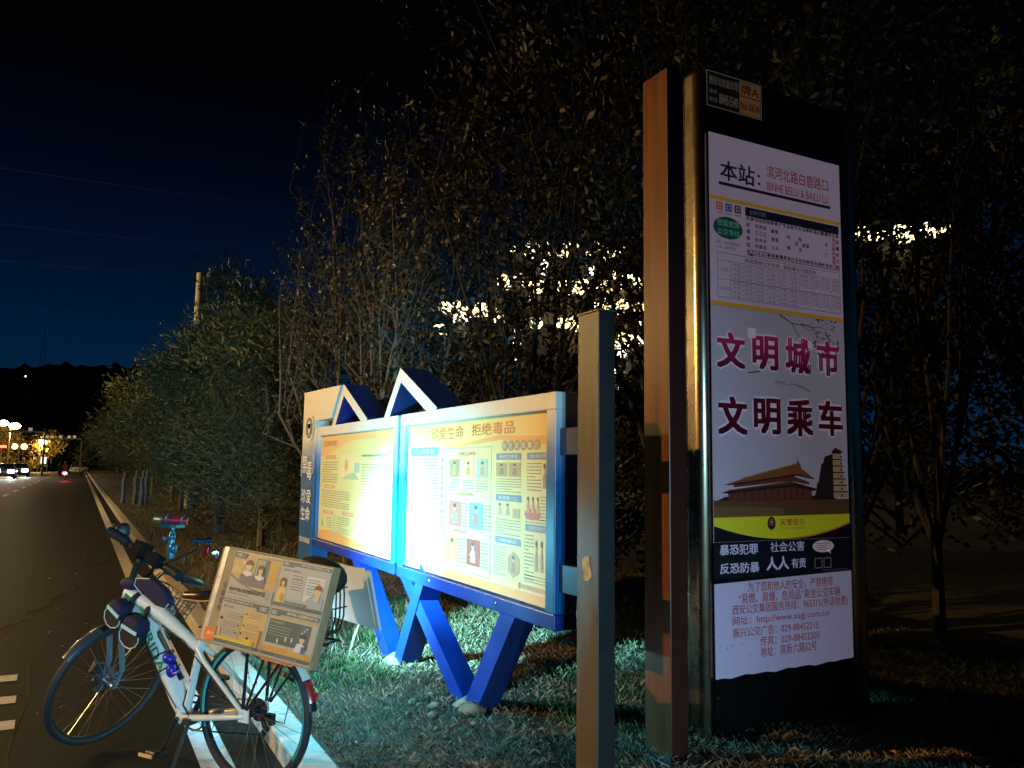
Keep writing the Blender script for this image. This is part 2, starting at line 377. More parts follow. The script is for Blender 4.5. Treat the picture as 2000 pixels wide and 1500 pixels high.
p2.text('珍爱生命', .42, .845, .93, .925, (.62, .20, .04), 3, .01); p2.text('拒绝毒品', 1.04, .855, 1.58, .925, (.62, .20, .04), 3, .01)
p2.rect(.06, .745, .54, .80, (.16, .52, .58), 2); p2.text('什么是毒品?', .12, .757, .48, .790, WH, 3, .01)
p2.lines(.06, .56, .54, .735, 9, INK, 2, fill=.3); p2.lines(.22, .06, .56, .55, 22, INK, 2, fill=.3)
for i, ch in enumerate('常见毒品的种类和危害'): p2.text(ch, .595, .70-.045*i, .635, .732-.045*i, BL, 2)
p2.frame(.665, .065, 1.31, .79, .003, BL, 2)
def figure(p, x, y, w, h, c1, c2, L=3):
    p.ell(x+w*.5, y+h*.78, w*.17, h*.15, SKIN, L, 14); p.ell(x+w*.5, y+h*.87, w*.18, h*.10, DK, L+1, 12)
    p.poly([(x+w*.2, y+h*.08), (x+w*.8, y+h*.08), (x+w*.72, y+h*.55), (x+w*.5, y+h*.66), (x+w*.28, y+h*.55)], c1, L); p.poly([(x+w*.05, y+h*.35), (x+w*.3, y+h*.5), (x+w*.28, y+h*.38)], c2, L+1)
p2.text('传统毒品的种类', .85, .740, 1.10, .765, RED, 3)
for k, (x0, c1) in enumerate(((.73, (.42, .26, .12)), (.93, YEL), (1.12, (.42, .46, .32)))):
    p2.rect(x0, .615, x0+.145, .72, c1, 3); figure(p2, x0+.03, .62, .09, .09, (.55, .30, .14), GRN, 4); p2.lines(x0, .53, x0+.15, .605, 5, INK, 2, fill=.3)
p2.text('合成毒品的种类', .85, .505, 1.08, .525, RED, 3)
for k, (x0, y0, c1, c2) in enumerate(((.73, .32, (.62, .20, .14), GRN), (1.03, .32, (.25, .38, .46), (.5, .2, .15)), (.70, .11, (.72, .30, .14), YEL), (1.00, .11, (.48, .10, .07), (.72, .66, .55)))):
    p2.rect(x0, y0, x0+.18, y0+.15, c1, 3); figure(p2, x0+.03, y0+.01, .12, .13, c2, YEL, 4); p2.lines(x0+.19, y0, x0+.28, y0+.15, 8, INK, 2, fill=.3)
p2.text('新精神活性物质', .80, .285, 1.00, .305, RED, 3)
for i, ch in enumerate('如何拒绝毒品'):
    p2.ell(1.47+.07*i, .79, .034, .028, (.40, .33, .18), 3, 16); p2.text(ch, 1.45+.07*i, .775, 1.49+.07*i, .805, (.80, .72, .5), 5, .02)
for (x0, x1, y0, s) in ((1.37, 1.655, .715, '毒品预防教育'), (1.72, 1.955, .715, '青少年如何防'), (1.37, 1.66, .495, '拒绝第一口'), (1.37, 1.66, .27, '识毒防毒知识'), (1.71, 1.955, .355, '健康生活方式')):
    p2.rect(x0, y0, x1, y0+.035, (.20, .27, .36), 3); p2.text(s, x0+.04, y0+.007, x1-.04, y0+.028, (.75, .72, .6), 4, .01)
for x0 in (1.37, 1.52): p2.rect(x0, .625, x0+.13, .70, (.48, .34, .14), 3); figure(p2, x0+.02, .63, .09, .065, (.30, .24, .14), SKIN, 4)
p2.lines(1.37, .54, 1.66, .62, 6, INK, 2, fill=.3); figure(p2, 1.38, .415, .08, .07, (.5, .4, .2), YEL); figure(p2, 1.47, .415, .08, .07, (.45, .35, .2), YEL); p2.rect(1.57, .41, 1.65, .46, (.5, .35, .15), 3)
p2.lines(1.37, .315, 1.66, .405, 6, INK, 2, fill=.3); p2.lines(1.36, .10, 1.50, .26, 11, INK, 2, fill=.3)
p2.poly([(1.51+.075+.075*math.cos(math.pi/3*i+.52), .17+.07*math.sin(math.pi/3*i+.52)) for i in range(6)], (.50, .32, .14), 3); figure(p2, 1.545, .12, .08, .10, (.40, .22, .10), SKIN, 4)
p2.lines(1.72, .555, 1.87, .705, 9, INK, 2, fill=.3); figure(p2, 1.87, .56, .06, .14, (.35, .28, .16), SKIN); figure(p2, 1.92, .56, .035, .12, (.35, .28, .16), SKIN)
p2.lines(1.86, .41, 1.95, .54, 8, INK, 2, fill=.3); p2.ell(1.78, .44, .08, .03, RED, 3, 18)
for k in range(3): figure(p2, 1.71+.05*k, .44, .05, .09, (.60, .36, .16), YEL, 4)
p2.lines(1.71, .395, 1.955, .425, 2, INK, 2, fill=.3); p2.lines(1.70, .11, 1.80, .345, 13, INK, 2, fill=.3)
for k in range(3): figure(p2, 1.80+.053*k, .15, .05, .17, (.42, .34, .18), SKIN, 4)
p2.lines(1.70, .10, 1.95, .145, 3, INK, 2, fill=.3)
p2.ell(1.655, .075, .014, .018, (.30, .25, .10), 3, 14); p2.text('西安市禁毒委员会办公室 宣', 1.68, .062, 1.92, .086, (.30, .22, .10), 3)
p2.build('poster', board)
p1 = casepaper(7.745, 2.11, .955)
p1.poly([(0, .955), (2.11, .955), (2.11, .83), (1.5, .90), (.9, .885), (.35, .79), (0, .76)], (.80, .50, .20), 1)
p1.poly([(0, 0), (2.11, 0), (2.11, .04), (1.2, .06), (.5, .10), (0, .08)], OR, 1)
p1.text('毒品的危害与预防', .12, .855, .55, .905, (.62, .22, .05), 3); p1.lines(1.4, .86, 2.0, .92, 4, (.75, .60, .34), 3, fill=.3)
for (x0, y0) in ((.18, .735), (.18, .47), (.16, .235), (.78, .25)): p1.rect(x0, y0, x0+.34, y0+.035, (.80, .36, .16), 3); p1.text('毒品与法律', x0+.08, y0+.007, x0+.26, y0+.029, WH, 4)
p1.lines(.10, .52, .60, .72, 9, INK, 2, fill=.3); p1.lines(.10, .30, .98, .46, 8, INK, 2, fill=.3); p1.lines(.30, .11, .48, .22, 5, INK, 2, fill=.3); p1.lines(.62, .09, 1.02, .24, 8, INK, 2, fill=.3)
p1.rect(.68, .55, 1.28, .77, (.80, .66, .34), 2); p1.ell(.86, .68, .05, .05, (.72, .38, .12), 3, 18); p1.rect(1.10, .62, 1.24, .70, (.42, .52, .44), 3); p1.poly([(.70, .56), (1.25, .56), (1.1, .62), (.9, .60)], GRN, 3)
p1.lines(1.30, .74, 1.90, .78, 1, INK, 2); p1.lines(1.30, .12, 1.98, .70, 26, INK, 2, fill=.3); p1.poly([(.12, .12), (.17, .12), (.145, .20)], (.16, .24, .12), 3); p1.rect(.52, .08, .58, .24, (.50, .56, .36), 2)
p1.build('poster', board)

# short square post beside the board and the tall post
m_post = mat('brown_steel', (.095, .068, .042), .42, var=.3, scale=14, bump=.08, streak=.12)
m_dark = mat('dark_steel', (.012, .011, .012), .5, var=.2)
pb_ = MB().box((2.0, 2.98, .10), (2.09, 3.15, 2.26)); pb_.m = [0, 0, 1, 1, 1, 0]
post = tag(pb_.build('steel_post', [m_post, m_dark], smooth=False, bevel=.005), 'short square brown steel post standing between notice board and sign', 'post')
cpm = MB().box((1.996, 2.976, 2.26), (2.094, 3.154, 2.268)); cpm.build('cap', m_post, post, smooth=False)
for zz in (1.62, .98): MB().box((2.02, 3.15, zz), (2.085, 3.34, zz+.13)).build('bracket', m_navy, post, smooth=False, bevel=.004)
stk = MB(); stk.prism([(.035*math.cos(a*.35)+.01*math.sin(a), .055*math.sin(a*.35)) for a in range(18)], lambda a, b, d: (1.9985-d, 3.065+a, 1.12+b), 0, .0015)
stk.build('sticker', mat('torn_paper', (.42, .36, .24), .8, var=.4, scale=20), post, smooth=False)
m_red = mat('red_brown_paint', (.125, .036, .009), .34, var=.35, scale=16, bump=.06, streak=.07)
tb_ = MB().box((2.5, 3.115, .10), (2.60, 3.315, 3.585)); tb_.m = [0, 0, 1, 0, 1, 0]
tall = tag(tb_.build('wooden_post', [m_red, mat('maroon_paint', (.06, .012, .008), .35)], smooth=False, bevel=.005), 'tall flat red-brown post standing against the bus stop sign', 'post')
MB().box((2.603, 3.13, .10), (2.615, 3.30, 3.56)).build('edge_strip', mat('maroon_paint', (.10, .018, .012), .35), tall, smooth=False)
MB().box((2.44, 3.05, .06), (2.66, 3.38, .225)).build('base_plate', m_dark, tall, smooth=False, bevel=.01)

# ------------------------------------------------------------------ bus stop sign
sign = tag(empty('bus_stop_sign', (3.47, 3.35, .1)), 'tall dark bus stop sign with faint glow added to its white timetable and notices', 'bus stop sign')
m_steel = mat('stainless', (.60, .50, .36), .27, 1, var=.04, scale=3)
def local(mb): return mb.xf(lambda v: v-Vector((3.47, 3.35, .1)))
for x0, x1 in ((2.845, 2.932), (3.972, 4.095)):
    local(MB().box((x0, 3.285, .12), (x1, 3.43, 3.765))).build('column', m_steel, sign, smooth=True, bevel=.042)
local(MB().box((2.932, 3.300, .22), (3.972, 3.40, 3.75))).build('panel', mat('black_panel', (.006, .006, .007), .32, var=.3), sign, smooth=False)
local(MB().box((2.9, 3.25, .06), (4.04, 3.45, .22))).build('plinth', m_dark, sign, smooth=False, bevel=.01)
OX = 2.932
PAP = (.57, .45, .63); PAP2 = (.49, .45, .68); LINK = (.02, .012, .03)
GL = .19  # papers and ink emit faintly, in place of light falling on them
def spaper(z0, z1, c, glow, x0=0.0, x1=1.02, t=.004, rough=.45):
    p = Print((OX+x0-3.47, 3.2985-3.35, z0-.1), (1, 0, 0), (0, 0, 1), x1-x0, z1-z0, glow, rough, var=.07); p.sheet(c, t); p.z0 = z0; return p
def zt(p, s, x0, z0, x1, z1, c, L=2, b=0): p.text(s, x0, z0-p.z0, x1, z1-p.z0, c, L, b)
def zr(p, x0, z0, x1, z1, c, L=1): p.rect(x0, z0-p.z0, x1, z1-p.z0, c, L)
ORA = (.66, .34, .02)
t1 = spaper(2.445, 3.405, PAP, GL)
RD = (.30, .014, .022)
zt(t1, '本站', .075, 3.150, .33, 3.262, LINK, 2, .02); zt(t1, '：', .352, 3.165, .372, 3.225, LINK, 2, .02)
zt(t1, '滨河北路白鹿路口', .42, 3.222, .92, 3.297, RD, 2, .004); zt(t1, 'BINHE BEILU & BAILU LU', .425, 3.148, .917, 3.196, RD, 2, .004)
zr(t1, .065, 3.118, .935, 3.136, LINK); zr(t1, 0, 3.030, 1.02, 3.050, ORA)
for k, c in enumerate(((.55, .13, .03), (.02, .05, .28), (.01, .06, .03))):
    x = .045+.066*k; zr(t1, x, 2.975, x+.046, 3.018, c); zr(t1, x+.010, 2.984, x+.036, 3.009, PAP, 2); t1.ell(x+.023, 2.996-t1.z0, .010, .009, c, 3, 12)
    zt(t1, ('卡片', '扫码', '微信')[k], x, 2.955, x+.046, 2.968, LINK)
zr(t1, .255, 2.972, 1.0, 3.022, (.012, .012, .02)); zt(t1, '公共汽车', .285, 2.983, .41, 3.010, (.25, .25, .28), 3); zt(t1, '工作日', .88, 2.985, .95, 3.005, (.06, .06, .08), 3)
t1.ell(.128, 2.880-t1.z0, .106, .062, (.01, .09, .07), 1, 40); zt(t1, '西蓝旅游', .05, 2.888, .21, 2.922, (.25, .52, .42), 3); zt(t1, '公交专线', .05, 2.840, .21, 2.874, (.25, .52, .42), 3)
zt(t1, '开往：纺织城枢纽站', .042, 2.786, .21, 2.803, LINK); zt(t1, '下站：灞水学校', .042, 2.760, .18, 2.777, LINK)
stops = ['纺织城枢纽站', '香王', '田洪三水村口', '田洪三水路口', '田洪三水东口', '狄寨', '新寨港九道', '新筑港大寨', '浐灞', '华胥', '孟村黄坡', '赵庄', '沙河东', '水陆河村', '冯家村', '薛家岭', '新街', '温村', '白鹿', '董岭', '灞水广场', '西寺', '滨河北路白鹿路口', '蓝田灞水公园']
for k, s in enumerate(stops):
    x = .262+.0308*k; c = RD if k == 22 else LINK; n = max(len(s), 2)
    for i, ch in enumerate(s):
        z = 2.960-(.190*i/(n-1)); 
        zt(t1, ch, x, z-.012, x+.0265, z+.012, c, 2, .03)
zr(t1, .30, 2.750, .52, 2.755, RD); zr(t1, .58, 2.750, 1.0, 2.755, RD); t1.poly([(.255, 2.7525-t1.z0), (.305, 2.743-t1.z0), (.305, 2.762-t1.z0)], RD); zt(t1, 'BUS', .528, 2.746, .572, 2.760, RD)
t1.frame(.048, 2.490-t1.z0, 1.0, 2.738-t1.z0, .0025, LINK)
zt(t1, '西蓝旅游公交专线   蓝田灞水公园发车', .245, 2.703, .80, 2.727, LINK, 2, .008)
zr(t1, .048, 2.694, 1.0, 2.696, LINK, 2); zr(t1, .048, 2.590, 1.0, 2.592, LINK, 2); zr(t1, .138, 2.490, .140, 2.695, LINK, 2)
zt(t1, '工作日', .062, 2.635, .125, 2.655, LINK); zt(t1, '非工作日', .056, 2.530, .132, 2.550, LINK)
times = ['06:30 06:40 07:00 07:15 07:30 07:40 08:00 08:15 08:30 09:00', '09:30 10:00 10:30 11:00 11:30 12:00 12:30 13:00 13:30 14:00', '14:30 15:00 15:30 16:00 16:30 17:00 17:15 17:30 17:40 18:00', '18:15 18:30 18:45 19:00 19:10 19:30', '06:30 06:50 07:10 07:30 07:50 08:10 08:30 08:50 09:10 09:30', '10:00 10:20 10:40 11:10 11:30 12:00 12:30 13:00 13:10 13:40', '14:00 14:30 14:50 15:20 15:40 16:00 16:20 16:40 17:00 17:20', '17:40 18:00 18:20 18:40 19:00 19:30']
for r_, row in enumerate(times):
    zc = 2.6825-.0257*r_
    if r_: zr(t1, .140, zc+.0123, 1.0, zc+.0138, LINK, 2)
    for c_, tt in enumerate(row.split()):
        x = .150+.0862*c_; zt(t1, tt, x+.006, zc-.006, x+.064, zc+.006, LINK, 2)
for c_ in range(1, 10): zr(t1, .1435+.0862*c_, 2.490, .1447+.0862*c_, 2.695, LINK, 3)
zr(t1, 0, 2.445, 1.02, 2.466, ORA)
t1.build('timetable', sign)
# civility poster: gate tower and pagoda in the printed picture
SKY_ = (.42, .38, .50)
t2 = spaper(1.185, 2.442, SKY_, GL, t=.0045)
# graded ink of the big characters
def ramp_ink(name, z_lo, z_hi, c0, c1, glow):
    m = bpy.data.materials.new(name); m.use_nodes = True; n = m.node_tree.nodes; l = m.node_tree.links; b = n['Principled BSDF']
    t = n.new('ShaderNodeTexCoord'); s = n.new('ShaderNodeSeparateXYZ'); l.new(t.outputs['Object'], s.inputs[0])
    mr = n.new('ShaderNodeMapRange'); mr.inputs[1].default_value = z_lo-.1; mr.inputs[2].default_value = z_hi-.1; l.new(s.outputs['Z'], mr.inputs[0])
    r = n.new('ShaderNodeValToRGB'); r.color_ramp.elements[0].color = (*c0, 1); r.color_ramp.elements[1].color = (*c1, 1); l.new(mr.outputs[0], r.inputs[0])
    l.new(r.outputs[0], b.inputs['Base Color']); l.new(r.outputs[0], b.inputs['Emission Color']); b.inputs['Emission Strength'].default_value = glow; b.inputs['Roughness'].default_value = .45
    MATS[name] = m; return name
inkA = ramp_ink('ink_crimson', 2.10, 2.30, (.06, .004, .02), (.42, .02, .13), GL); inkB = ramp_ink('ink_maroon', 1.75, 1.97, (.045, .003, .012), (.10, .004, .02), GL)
# whitish glow of the printed sky behind the characters is pale paper
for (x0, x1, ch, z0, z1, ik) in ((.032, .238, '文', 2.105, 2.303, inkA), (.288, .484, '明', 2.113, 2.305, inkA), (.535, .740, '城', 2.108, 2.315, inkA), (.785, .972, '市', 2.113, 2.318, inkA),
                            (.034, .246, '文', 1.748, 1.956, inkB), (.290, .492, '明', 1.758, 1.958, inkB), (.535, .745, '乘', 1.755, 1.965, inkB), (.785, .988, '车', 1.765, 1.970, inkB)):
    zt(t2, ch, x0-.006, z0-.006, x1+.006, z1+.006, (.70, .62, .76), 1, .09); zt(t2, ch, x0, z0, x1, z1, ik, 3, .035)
def zp(p, pts, c, L=1): p.poly([(x, z-p.z0) for x, z in pts], c, L)
ROOF = (.20, .065, .022); WALL = (.16, .06, .025); DRK = (.025, .012, .010); STONE = (.40, .28, .16)
zp(t2, [(0, 1.312), (1.02, 1.320), (1.02, 1.405), (0, 1.402)], (.10, .045, .018), 1)
zp(t2, [(0, 1.312), (.5, 1.314), (.5, 1.36), (0, 1.37)], (.15, .075, .03), 2)
zp(t2, [(.03, 1.402), (.95, 1.402), (.80, 1.425), (.08, 1.42)], DRK, 2)
zp(t2, [(.10, 1.405), (.72, 1.405), (.72, 1.47), (.56, 1.505), (.10, 1.455)], (.12, .028, .016), 3)
for k in range(12): zr(t2, .12+.048*k, 1.408, .126+.048*k, 1.46+.003*k, DRK, 4)
zp(t2, [(.05, 1.440), (.10, 1.452), (.60, 1.492), (.77, 1.462), (.74, 1.450), (.58, 1.474), (.11, 1.436)], DRK, 5)
zp(t2, [(.14, 1.470), (.56, 1.505), (.70, 1.485), (.70, 1.50), (.57, 1.535), (.14, 1.49)], (.11, .03, .015), 4)
zp(t2, [(.07, 1.482), (.20, 1.516), (.605, 1.600), (.63, 1.606), (.64, 1.575), (.74, 1.520), (.60, 1.540), (.15, 1.488)], ROOF, 6)
zp(t2, [(.20, 1.514), (.605, 1.598), (.605, 1.606), (.20, 1.522)], (.34, .13, .05), 7); zp(t2, [(.07, 1.480), (.15, 1.484), (.60, 1.535), (.74, 1.515), (.74, 1.522), (.60, 1.545), (.15, 1.492)], DRK, 7)
zp(t2, [(.60, 1.60), (.612, 1.63), (.625, 1.605)], ROOF, 7)
zp(t2, [(.735, 1.41), (.76, 1.46), (.76, 1.49), (.775, 1.50), (.80, 1.60), (.815, 1.61), (.83, 1.645), (.90, 1.665), (.915, 1.70), (.93, 1.668), (.905, 1.41)], DRK, 2)
for k in range(7):
    x1 = 1.0-.008*k; z = 1.412+.037*k; zr(t2, .895, z, min(1.015, x1+.008), z+.030, STONE, 3); zr(t2, .89, z+.030, min(1.018, x1+.014), z+.037, DRK, 4); zr(t2, .955, z+.006, .967, z+.020, DRK, 5)
zp(t2, [(.88, 1.67), (.915, 1.70), (.99, 1.672)], DRK, 5)
rv = random.Random(9)
def twig(x, z, a, L_, w, d):
    x1, z1 = x+L_*math.cos(a), z+L_*math.sin(a); x1 = min(x1, 1.015); z1 = min(z1, 2.435); nx_, nz_ = -math.sin(a)*w, math.cos(a)*w
    zp(t2, [(x-nx_, z-nz_), (min(1.016, x1-nx_*.6), z1-nz_*.6), (min(1.016, x1+nx_*.6), z1+nz_*.6), (x+nx_, z+nz_)], (.06, .03, .05), 2)
    if d and x1 < 1.0:
        for q in (rv.uniform(-.7, -.2), rv.uniform(.15, .7)): twig(x1, z1, a+q, L_*rv.uniform(.6, .9), w*.65, d-1)
    elif rv.random() < .8: t2.ell(min(x1, 1.005), z1-t2.z0, .008, .006, (.05, .02, .04), 3, 8)
twig(.50, 2.437, -.42, .10, .005, 5); twig(.66, 2.40, -.15, .09, .004, 4); twig(.86, 2.37, -.9, .05, .004, 4)
zr(t2, .26, 2.285, .315, 2.34, (.74, .66, .78), 5); zr(t2, .715, 2.262, .752, 2.303, (.74, .66, .78), 5)
zp(t2, [(.25, 2.087), (.34, 2.10), (.345, 2.106), (.26, 2.095)], DRK, 2); zp(t2, [(.45, 2.03), (.60, 2.043), (.72, 2.01), (.74, 2.018), (.62, 2.055), (.52, 2.04)], (.25, .23, .25), 2); zr(t2, .45, 2.045, .53, 2.06, (.28, .24, .28), 2)
YG = (.62, .58, .02)
N = 24
zp(t2, [(0, 1.312), (0, 1.27)]+[(1.02*i/N, 1.192+.078*(2*i/N-1)**2) for i in range(1, N)]+[(1.02, 1.272), (1.02, 1.320)], YG, 3)
zp(t2, [(1.02*i/N, 1.1885+.078*(2*i/N-1)**2) for i in range(13, N+1)]+[(1.02*i/N, 1.197+.080*(2*i/N-1)**2) for i in range(N, 12, -1)], (.5, .20, .02), 4)
zp(t2, [(0, 1.186), (1.02, 1.186)]+[(1.02, 1.27)]+[(1.02*i/N, 1.192+.078*(2*i/N-1)**2) for i in range(N-1, 0, -1)]+[(0, 1.27)], (.006, .005, .010), 2)
t2.ell(.405, 1.277-t2.z0, .030, .036, (.02, .02, .04), 5, 20); t2.ell(.405, 1.283-t2.z0, .019, .020, (.34, .04, .02), 6, 16); t2.ell(.405, 1.284-t2.z0, .006, .007, (.55, .42, .05), 7, 8)
zt(t2, '民警提示', .472, 1.262, .655, 1.300, (.36, .03, .02), 5, .012); zt(t2, 'Warmly Suggestion', .472, 1.240, .655, 1.256, (.36, .10, .02), 5)
t2.build('civic_poster', sign)
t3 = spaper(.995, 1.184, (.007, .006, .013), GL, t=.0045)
LV = (.60, .56, .78)
zt(t3, '暴恐犯罪', .037, 1.118, .305, 1.172, LV, 2, .015); zt(t3, '社会公害', .395, 1.122, .650, 1.176, LV, 2, .006)
zt(t3, '反恐防暴', .037, 1.022, .312, 1.076, LV, 2, .015); zt(t3, '人人', .365, 1.026, .530, 1.098, LV, 2, .025); zt(t3, '有责', .550, 1.030, .660, 1.084, LV, 2, .012)
t3.ell(.80, 1.142-t3.z0, .085, .034, (.62, .56, .60), 2, 32); zp(t3, [(.825, 1.118), (.862, 1.098), (.850, 1.122)], (.62, .56, .60), 2)
for k in range(4): zr(t3, .742+.008*(k % 2), 1.156-.011*k, .855-.014*(k % 3), 1.160-.011*k, (.45, .10, .08), 3)
for x in (.728, .800): t3.frame(x, 1.022-t3.z0, x+.060, 1.078-t3.z0, .004, (.24, .23, .28), 2)
zt(t3, '西安市公安局反恐办宣', .79, 1.002, .99, 1.014, (.12, .11, .15), 2)
t3.build('police_notice', sign)
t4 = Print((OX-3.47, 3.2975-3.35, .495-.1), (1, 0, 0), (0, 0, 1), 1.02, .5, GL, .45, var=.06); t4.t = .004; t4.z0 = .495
edge = [(0.002, .0)]+[(1.02*i/20, .004*math.sin(i*2.1)+.003*math.sin(i*5.3)+.012*i/20) for i in range(1, 20)]+[(1.02, .018), (1.022, .503), (0.0, .477)]
t4.mb.prism(edge, lambda x, y, d: tuple(t4.P(x, y, d)), 0, .004, t4.mi(PAP2))
RB = (.30, .045, .05)
for s, x0, z0, x1, z1 in (('为了您和他人的安全，严禁携带', .228, .918, .868, .972), ('“易燃、易爆、危险品”乘坐公交车辆', .162, .862, .925, .916), ('西安公交集团服务热线：965315(市话收费)', .118, .802, .985, .860), ('网址：http://www.xagj.com.cn/', .118, .748, .840, .800), ('振兴公交广告：029-88452215', .118, .692, .745, .742), ('传真：029-88452205', .308, .636, .752, .686), ('地址：高新六路52号', .310, .578, .728, .632)):
    zt(t4, s, x0, z0, x1, z1, RB, 2, .006)
for x, z in ((.03, .66), (.08, .645), (.115, .655), (.18, .66), (.36, .52), (.70, .60), (.92, .72), (.95, .63), (.98, .56), (.24, .60)): t4.ell(x, z-t4.z0, .004, .006, (.2, .2, .3), 2, 6)
t4.build('safety_notice', sign)
# number plate at the top
npz = Print((2.905-3.47, 3.2835-3.35, 3.543-.1), (1, 0, 0), (0, 0, 1), .405, .205, .12, .5); npz.sheet((.012, .011, .010), .005); npz.z0 = 3.543  # plate given a faint emission of its own to brighten it
TN = (.42, .20, .07); GY = (.30, .24, .19)
npz.frame(0, 0, .405, .205, .005, (.32, .30, .26), 1); zr(npz, .238, 3.656, .395, 3.738, TN, 1); zr(npz, .238, 3.552, .395, 3.650, TN, 1)
zt(npz, '西安公交总公司', .018, 3.672, .228, 3.722, GY, 2, .012); zt(npz, '维修', .018, 3.618, .075, 3.645, GY); zt(npz, '电话', .018, 3.572, .075, 3.600, GY); zt(npz, '88451540', .088, 3.572, .228, 3.632, GY, 2, .012)
zt(npz, '牌A', .250, 3.662, .385, 3.728, DRK, 2, .012); zt(npz, 'No 0634', .246, 3.575, .388, 3.625, DRK, 2, .012)
npz.build('number_plate', sign)
for x in (2.95, 3.94):
    for z in (.4, 1.05, 1.98, 2.9, 3.5): MB().cyl((x-3.47, 3.2995-3.35, z-.1), (x-3.47, 3.2965-3.35, z-.1), .008, 8).build('screw', MATS['chrome'], sign)

# ------------------------------------------------------------------ bicycle (local axes: x forward, y left, z up)
BK = tag(empty('bicycle', (.8057, 4.1406, .03), R(125.44)), 'white bicycle parked at the kerb with its handlebar turned hard right', 'bicycle')
m_fr = mat('frame_white', (.70, .74, .74), .28, var=.06, scale=9, coat=.4)
m_blk = mat('black_plastic', (.012, .012, .014), .42, var=.2)
m_rub = mat('tyre_rubber', (.018, .02, .024), .62, var=.3, scale=30, bump=.1)
m_alu = mat('aluminium', (.55, .56, .58), .3, 1)
m_grn = mat('green_decal', (.01, .22, .12), .35)
WR = .35; WB = 1.142; HA = R(71); ST = R(-92)
A_ = Vector((WB-.045*math.sin(HA), 0, WR-.045*math.cos(HA))); S_ = Vector((-math.cos(HA), 0, math.sin(HA)))
ROT = Matrix.Rotation(ST, 3, S_)
def turn(v): return A_+ROT @ (v-A_)
def axis_at(z): return A_+S_*((z-A_.z)/S_.z)
bk = lambda mb, n, m, p=BK, steer=False, **k: (mb.xf(turn) if steer else mb).build(n, m, p, **k)

def wheel(c, steer, strip=False):
    c = Vector(c); ax = (0, 1, 0)
    w = bk(MB().ring(c, ax, .312, .010, 64, 8), 'wheel', m_blk, BK, steer)
    bk(MB().ring(c, ax, .330, .0195, 72, 10), 'tyre', m_rub, w, steer)
    sp_ = MB()
    for i in range(32):
        a = 2*math.pi*i/32; s_ = 1 if i % 2 else -1; b = a+(.55 if (i//2) % 2 else -.55)
        sp_.tube([c+Vector((.022*math.cos(b), s_*.030, .022*math.sin(b))), c+Vector((.308*math.cos(a), s_*.004, .308*math.sin(a)))], .0011, 4)
    bk(sp_, 'spokes', m_alu, w, steer)
    hb = MB().cyl(c+Vector((0, -.05, 0)), c+Vector((0, .05, 0)), .018); hb.ring(c+Vector((0, .03, 0)), ax, .02, .005, 20, 6); hb.ring(c+Vector((0, -.03, 0)), ax, .02, .005, 20, 6)
    bk(hb, 'hub', m_alu if not strip else m_blk, w, steer)
    return w
rw = wheel((0, 0, WR), False, True); fw = wheel((WB, 0, WR), True)
for a0, a1 in ((2.55, 3.75), (-.95, .35)): bk(MB().ring((0, .013, WR), (0, 1, 0), .320, .007, 30, 6, 0, a0, a1, e=(1, 0, 0)), 'reflective_strip', mat('teal_reflective', (.02, .34, .40), .35), rw)
dk = MB(); dk.prism([(.075*math.cos(i*math.pi/14)*(1 if i % 2 else .93), .075*math.sin(i*math.pi/14)*(1 if i % 2 else .93)) for i in range(28)], lambda a, b, d: (WB+a, d, WR+b), .040, .043)
bk(dk, 'brake_disc', mat('dark_alloy', (.12, .13, .15), .35, .9), fw, True)
bk(MB().box((WB-.12, .03, WR+.02), (WB-.05, .06, WR+.09)), 'brake_caliper', m_blk, fw, True, bevel=.008)
cs = MB()
for k in range(7): cs.prism([((.055-.005*k)*math.cos(i*math.pi/12), (.055-.005*k)*math.sin(i*math.pi/12)) for i in range(24)], lambda a, b, d: (a, d, WR+b), -.030-.004*k, -.0325-.004*k)
bk(cs, 'cassette', m_blk, rw)
# frame
ht, hb_ = axis_at(.865), axis_at(.705)
fr = MB()
SC = Vector((.372, 0, .612)); BB = Vector((.452, 0, .268))
fr.cyl(hb_, ht, .026, 14); fr.tube([ht-S_*.03, Vector((.66, 0, .745)), SC+Vector((.01, 0, -.01))], [.036, .034, .025], 16)
fr.tube([(.965, 0, .735), (.85, 0, .745), (.745, 0, .695), (.60, 0, .487), (.50, 0, .335), BB], [.030, .040, .047, .047, .044, .034], 18)
fr.tube([BB, SC, SC+Vector((-.012, 0, .045))], [.021, .020, .021], 12); fr.cyl(BB+Vector((0, -.04, 0)), BB+Vector((0, .04, 0)), .026, 14)
for s_ in (1, -1):
    fr.tube([SC+Vector((0, s_*.018, -.005)), Vector((.30, s_*.045, .56)), Vector((.012, s_*.066, WR+.01))], [.013, .012, .011], 10)
    fr.tube([BB+Vector((-.02, s_*.035, 0)), Vector((.30, s_*.055, .29)), Vector((.0, s_*.066, WR-.01))], [.016, .016, .011], 10)
    fr.box((-.03, s_*.066-.004, WR-.035), (.03, s_*.066+.004, WR+.03))
frame = bk(fr, 'frame', m_fr, ang=40)
dn = Vector((-.57, 0, -.82)).normalized(); du = Vector((-dn.z, 0, dn.x)); du = du if du.z > 0 else -du
tx = Print(Vector((.775, .0478, .738))-du*.022, dn, du, .4, .06, rough=.35); tx.t = 0
tx.text('MERIDA', .0, .004, .325, .060, 'green_decal', 1, .03); tx.build('lettering', frame)
tt = (SC-ht).normalized(); tu = Vector((-tt.z, 0, tt.x)); tu = tu if tu.z > 0 else -tu
dc = MB()
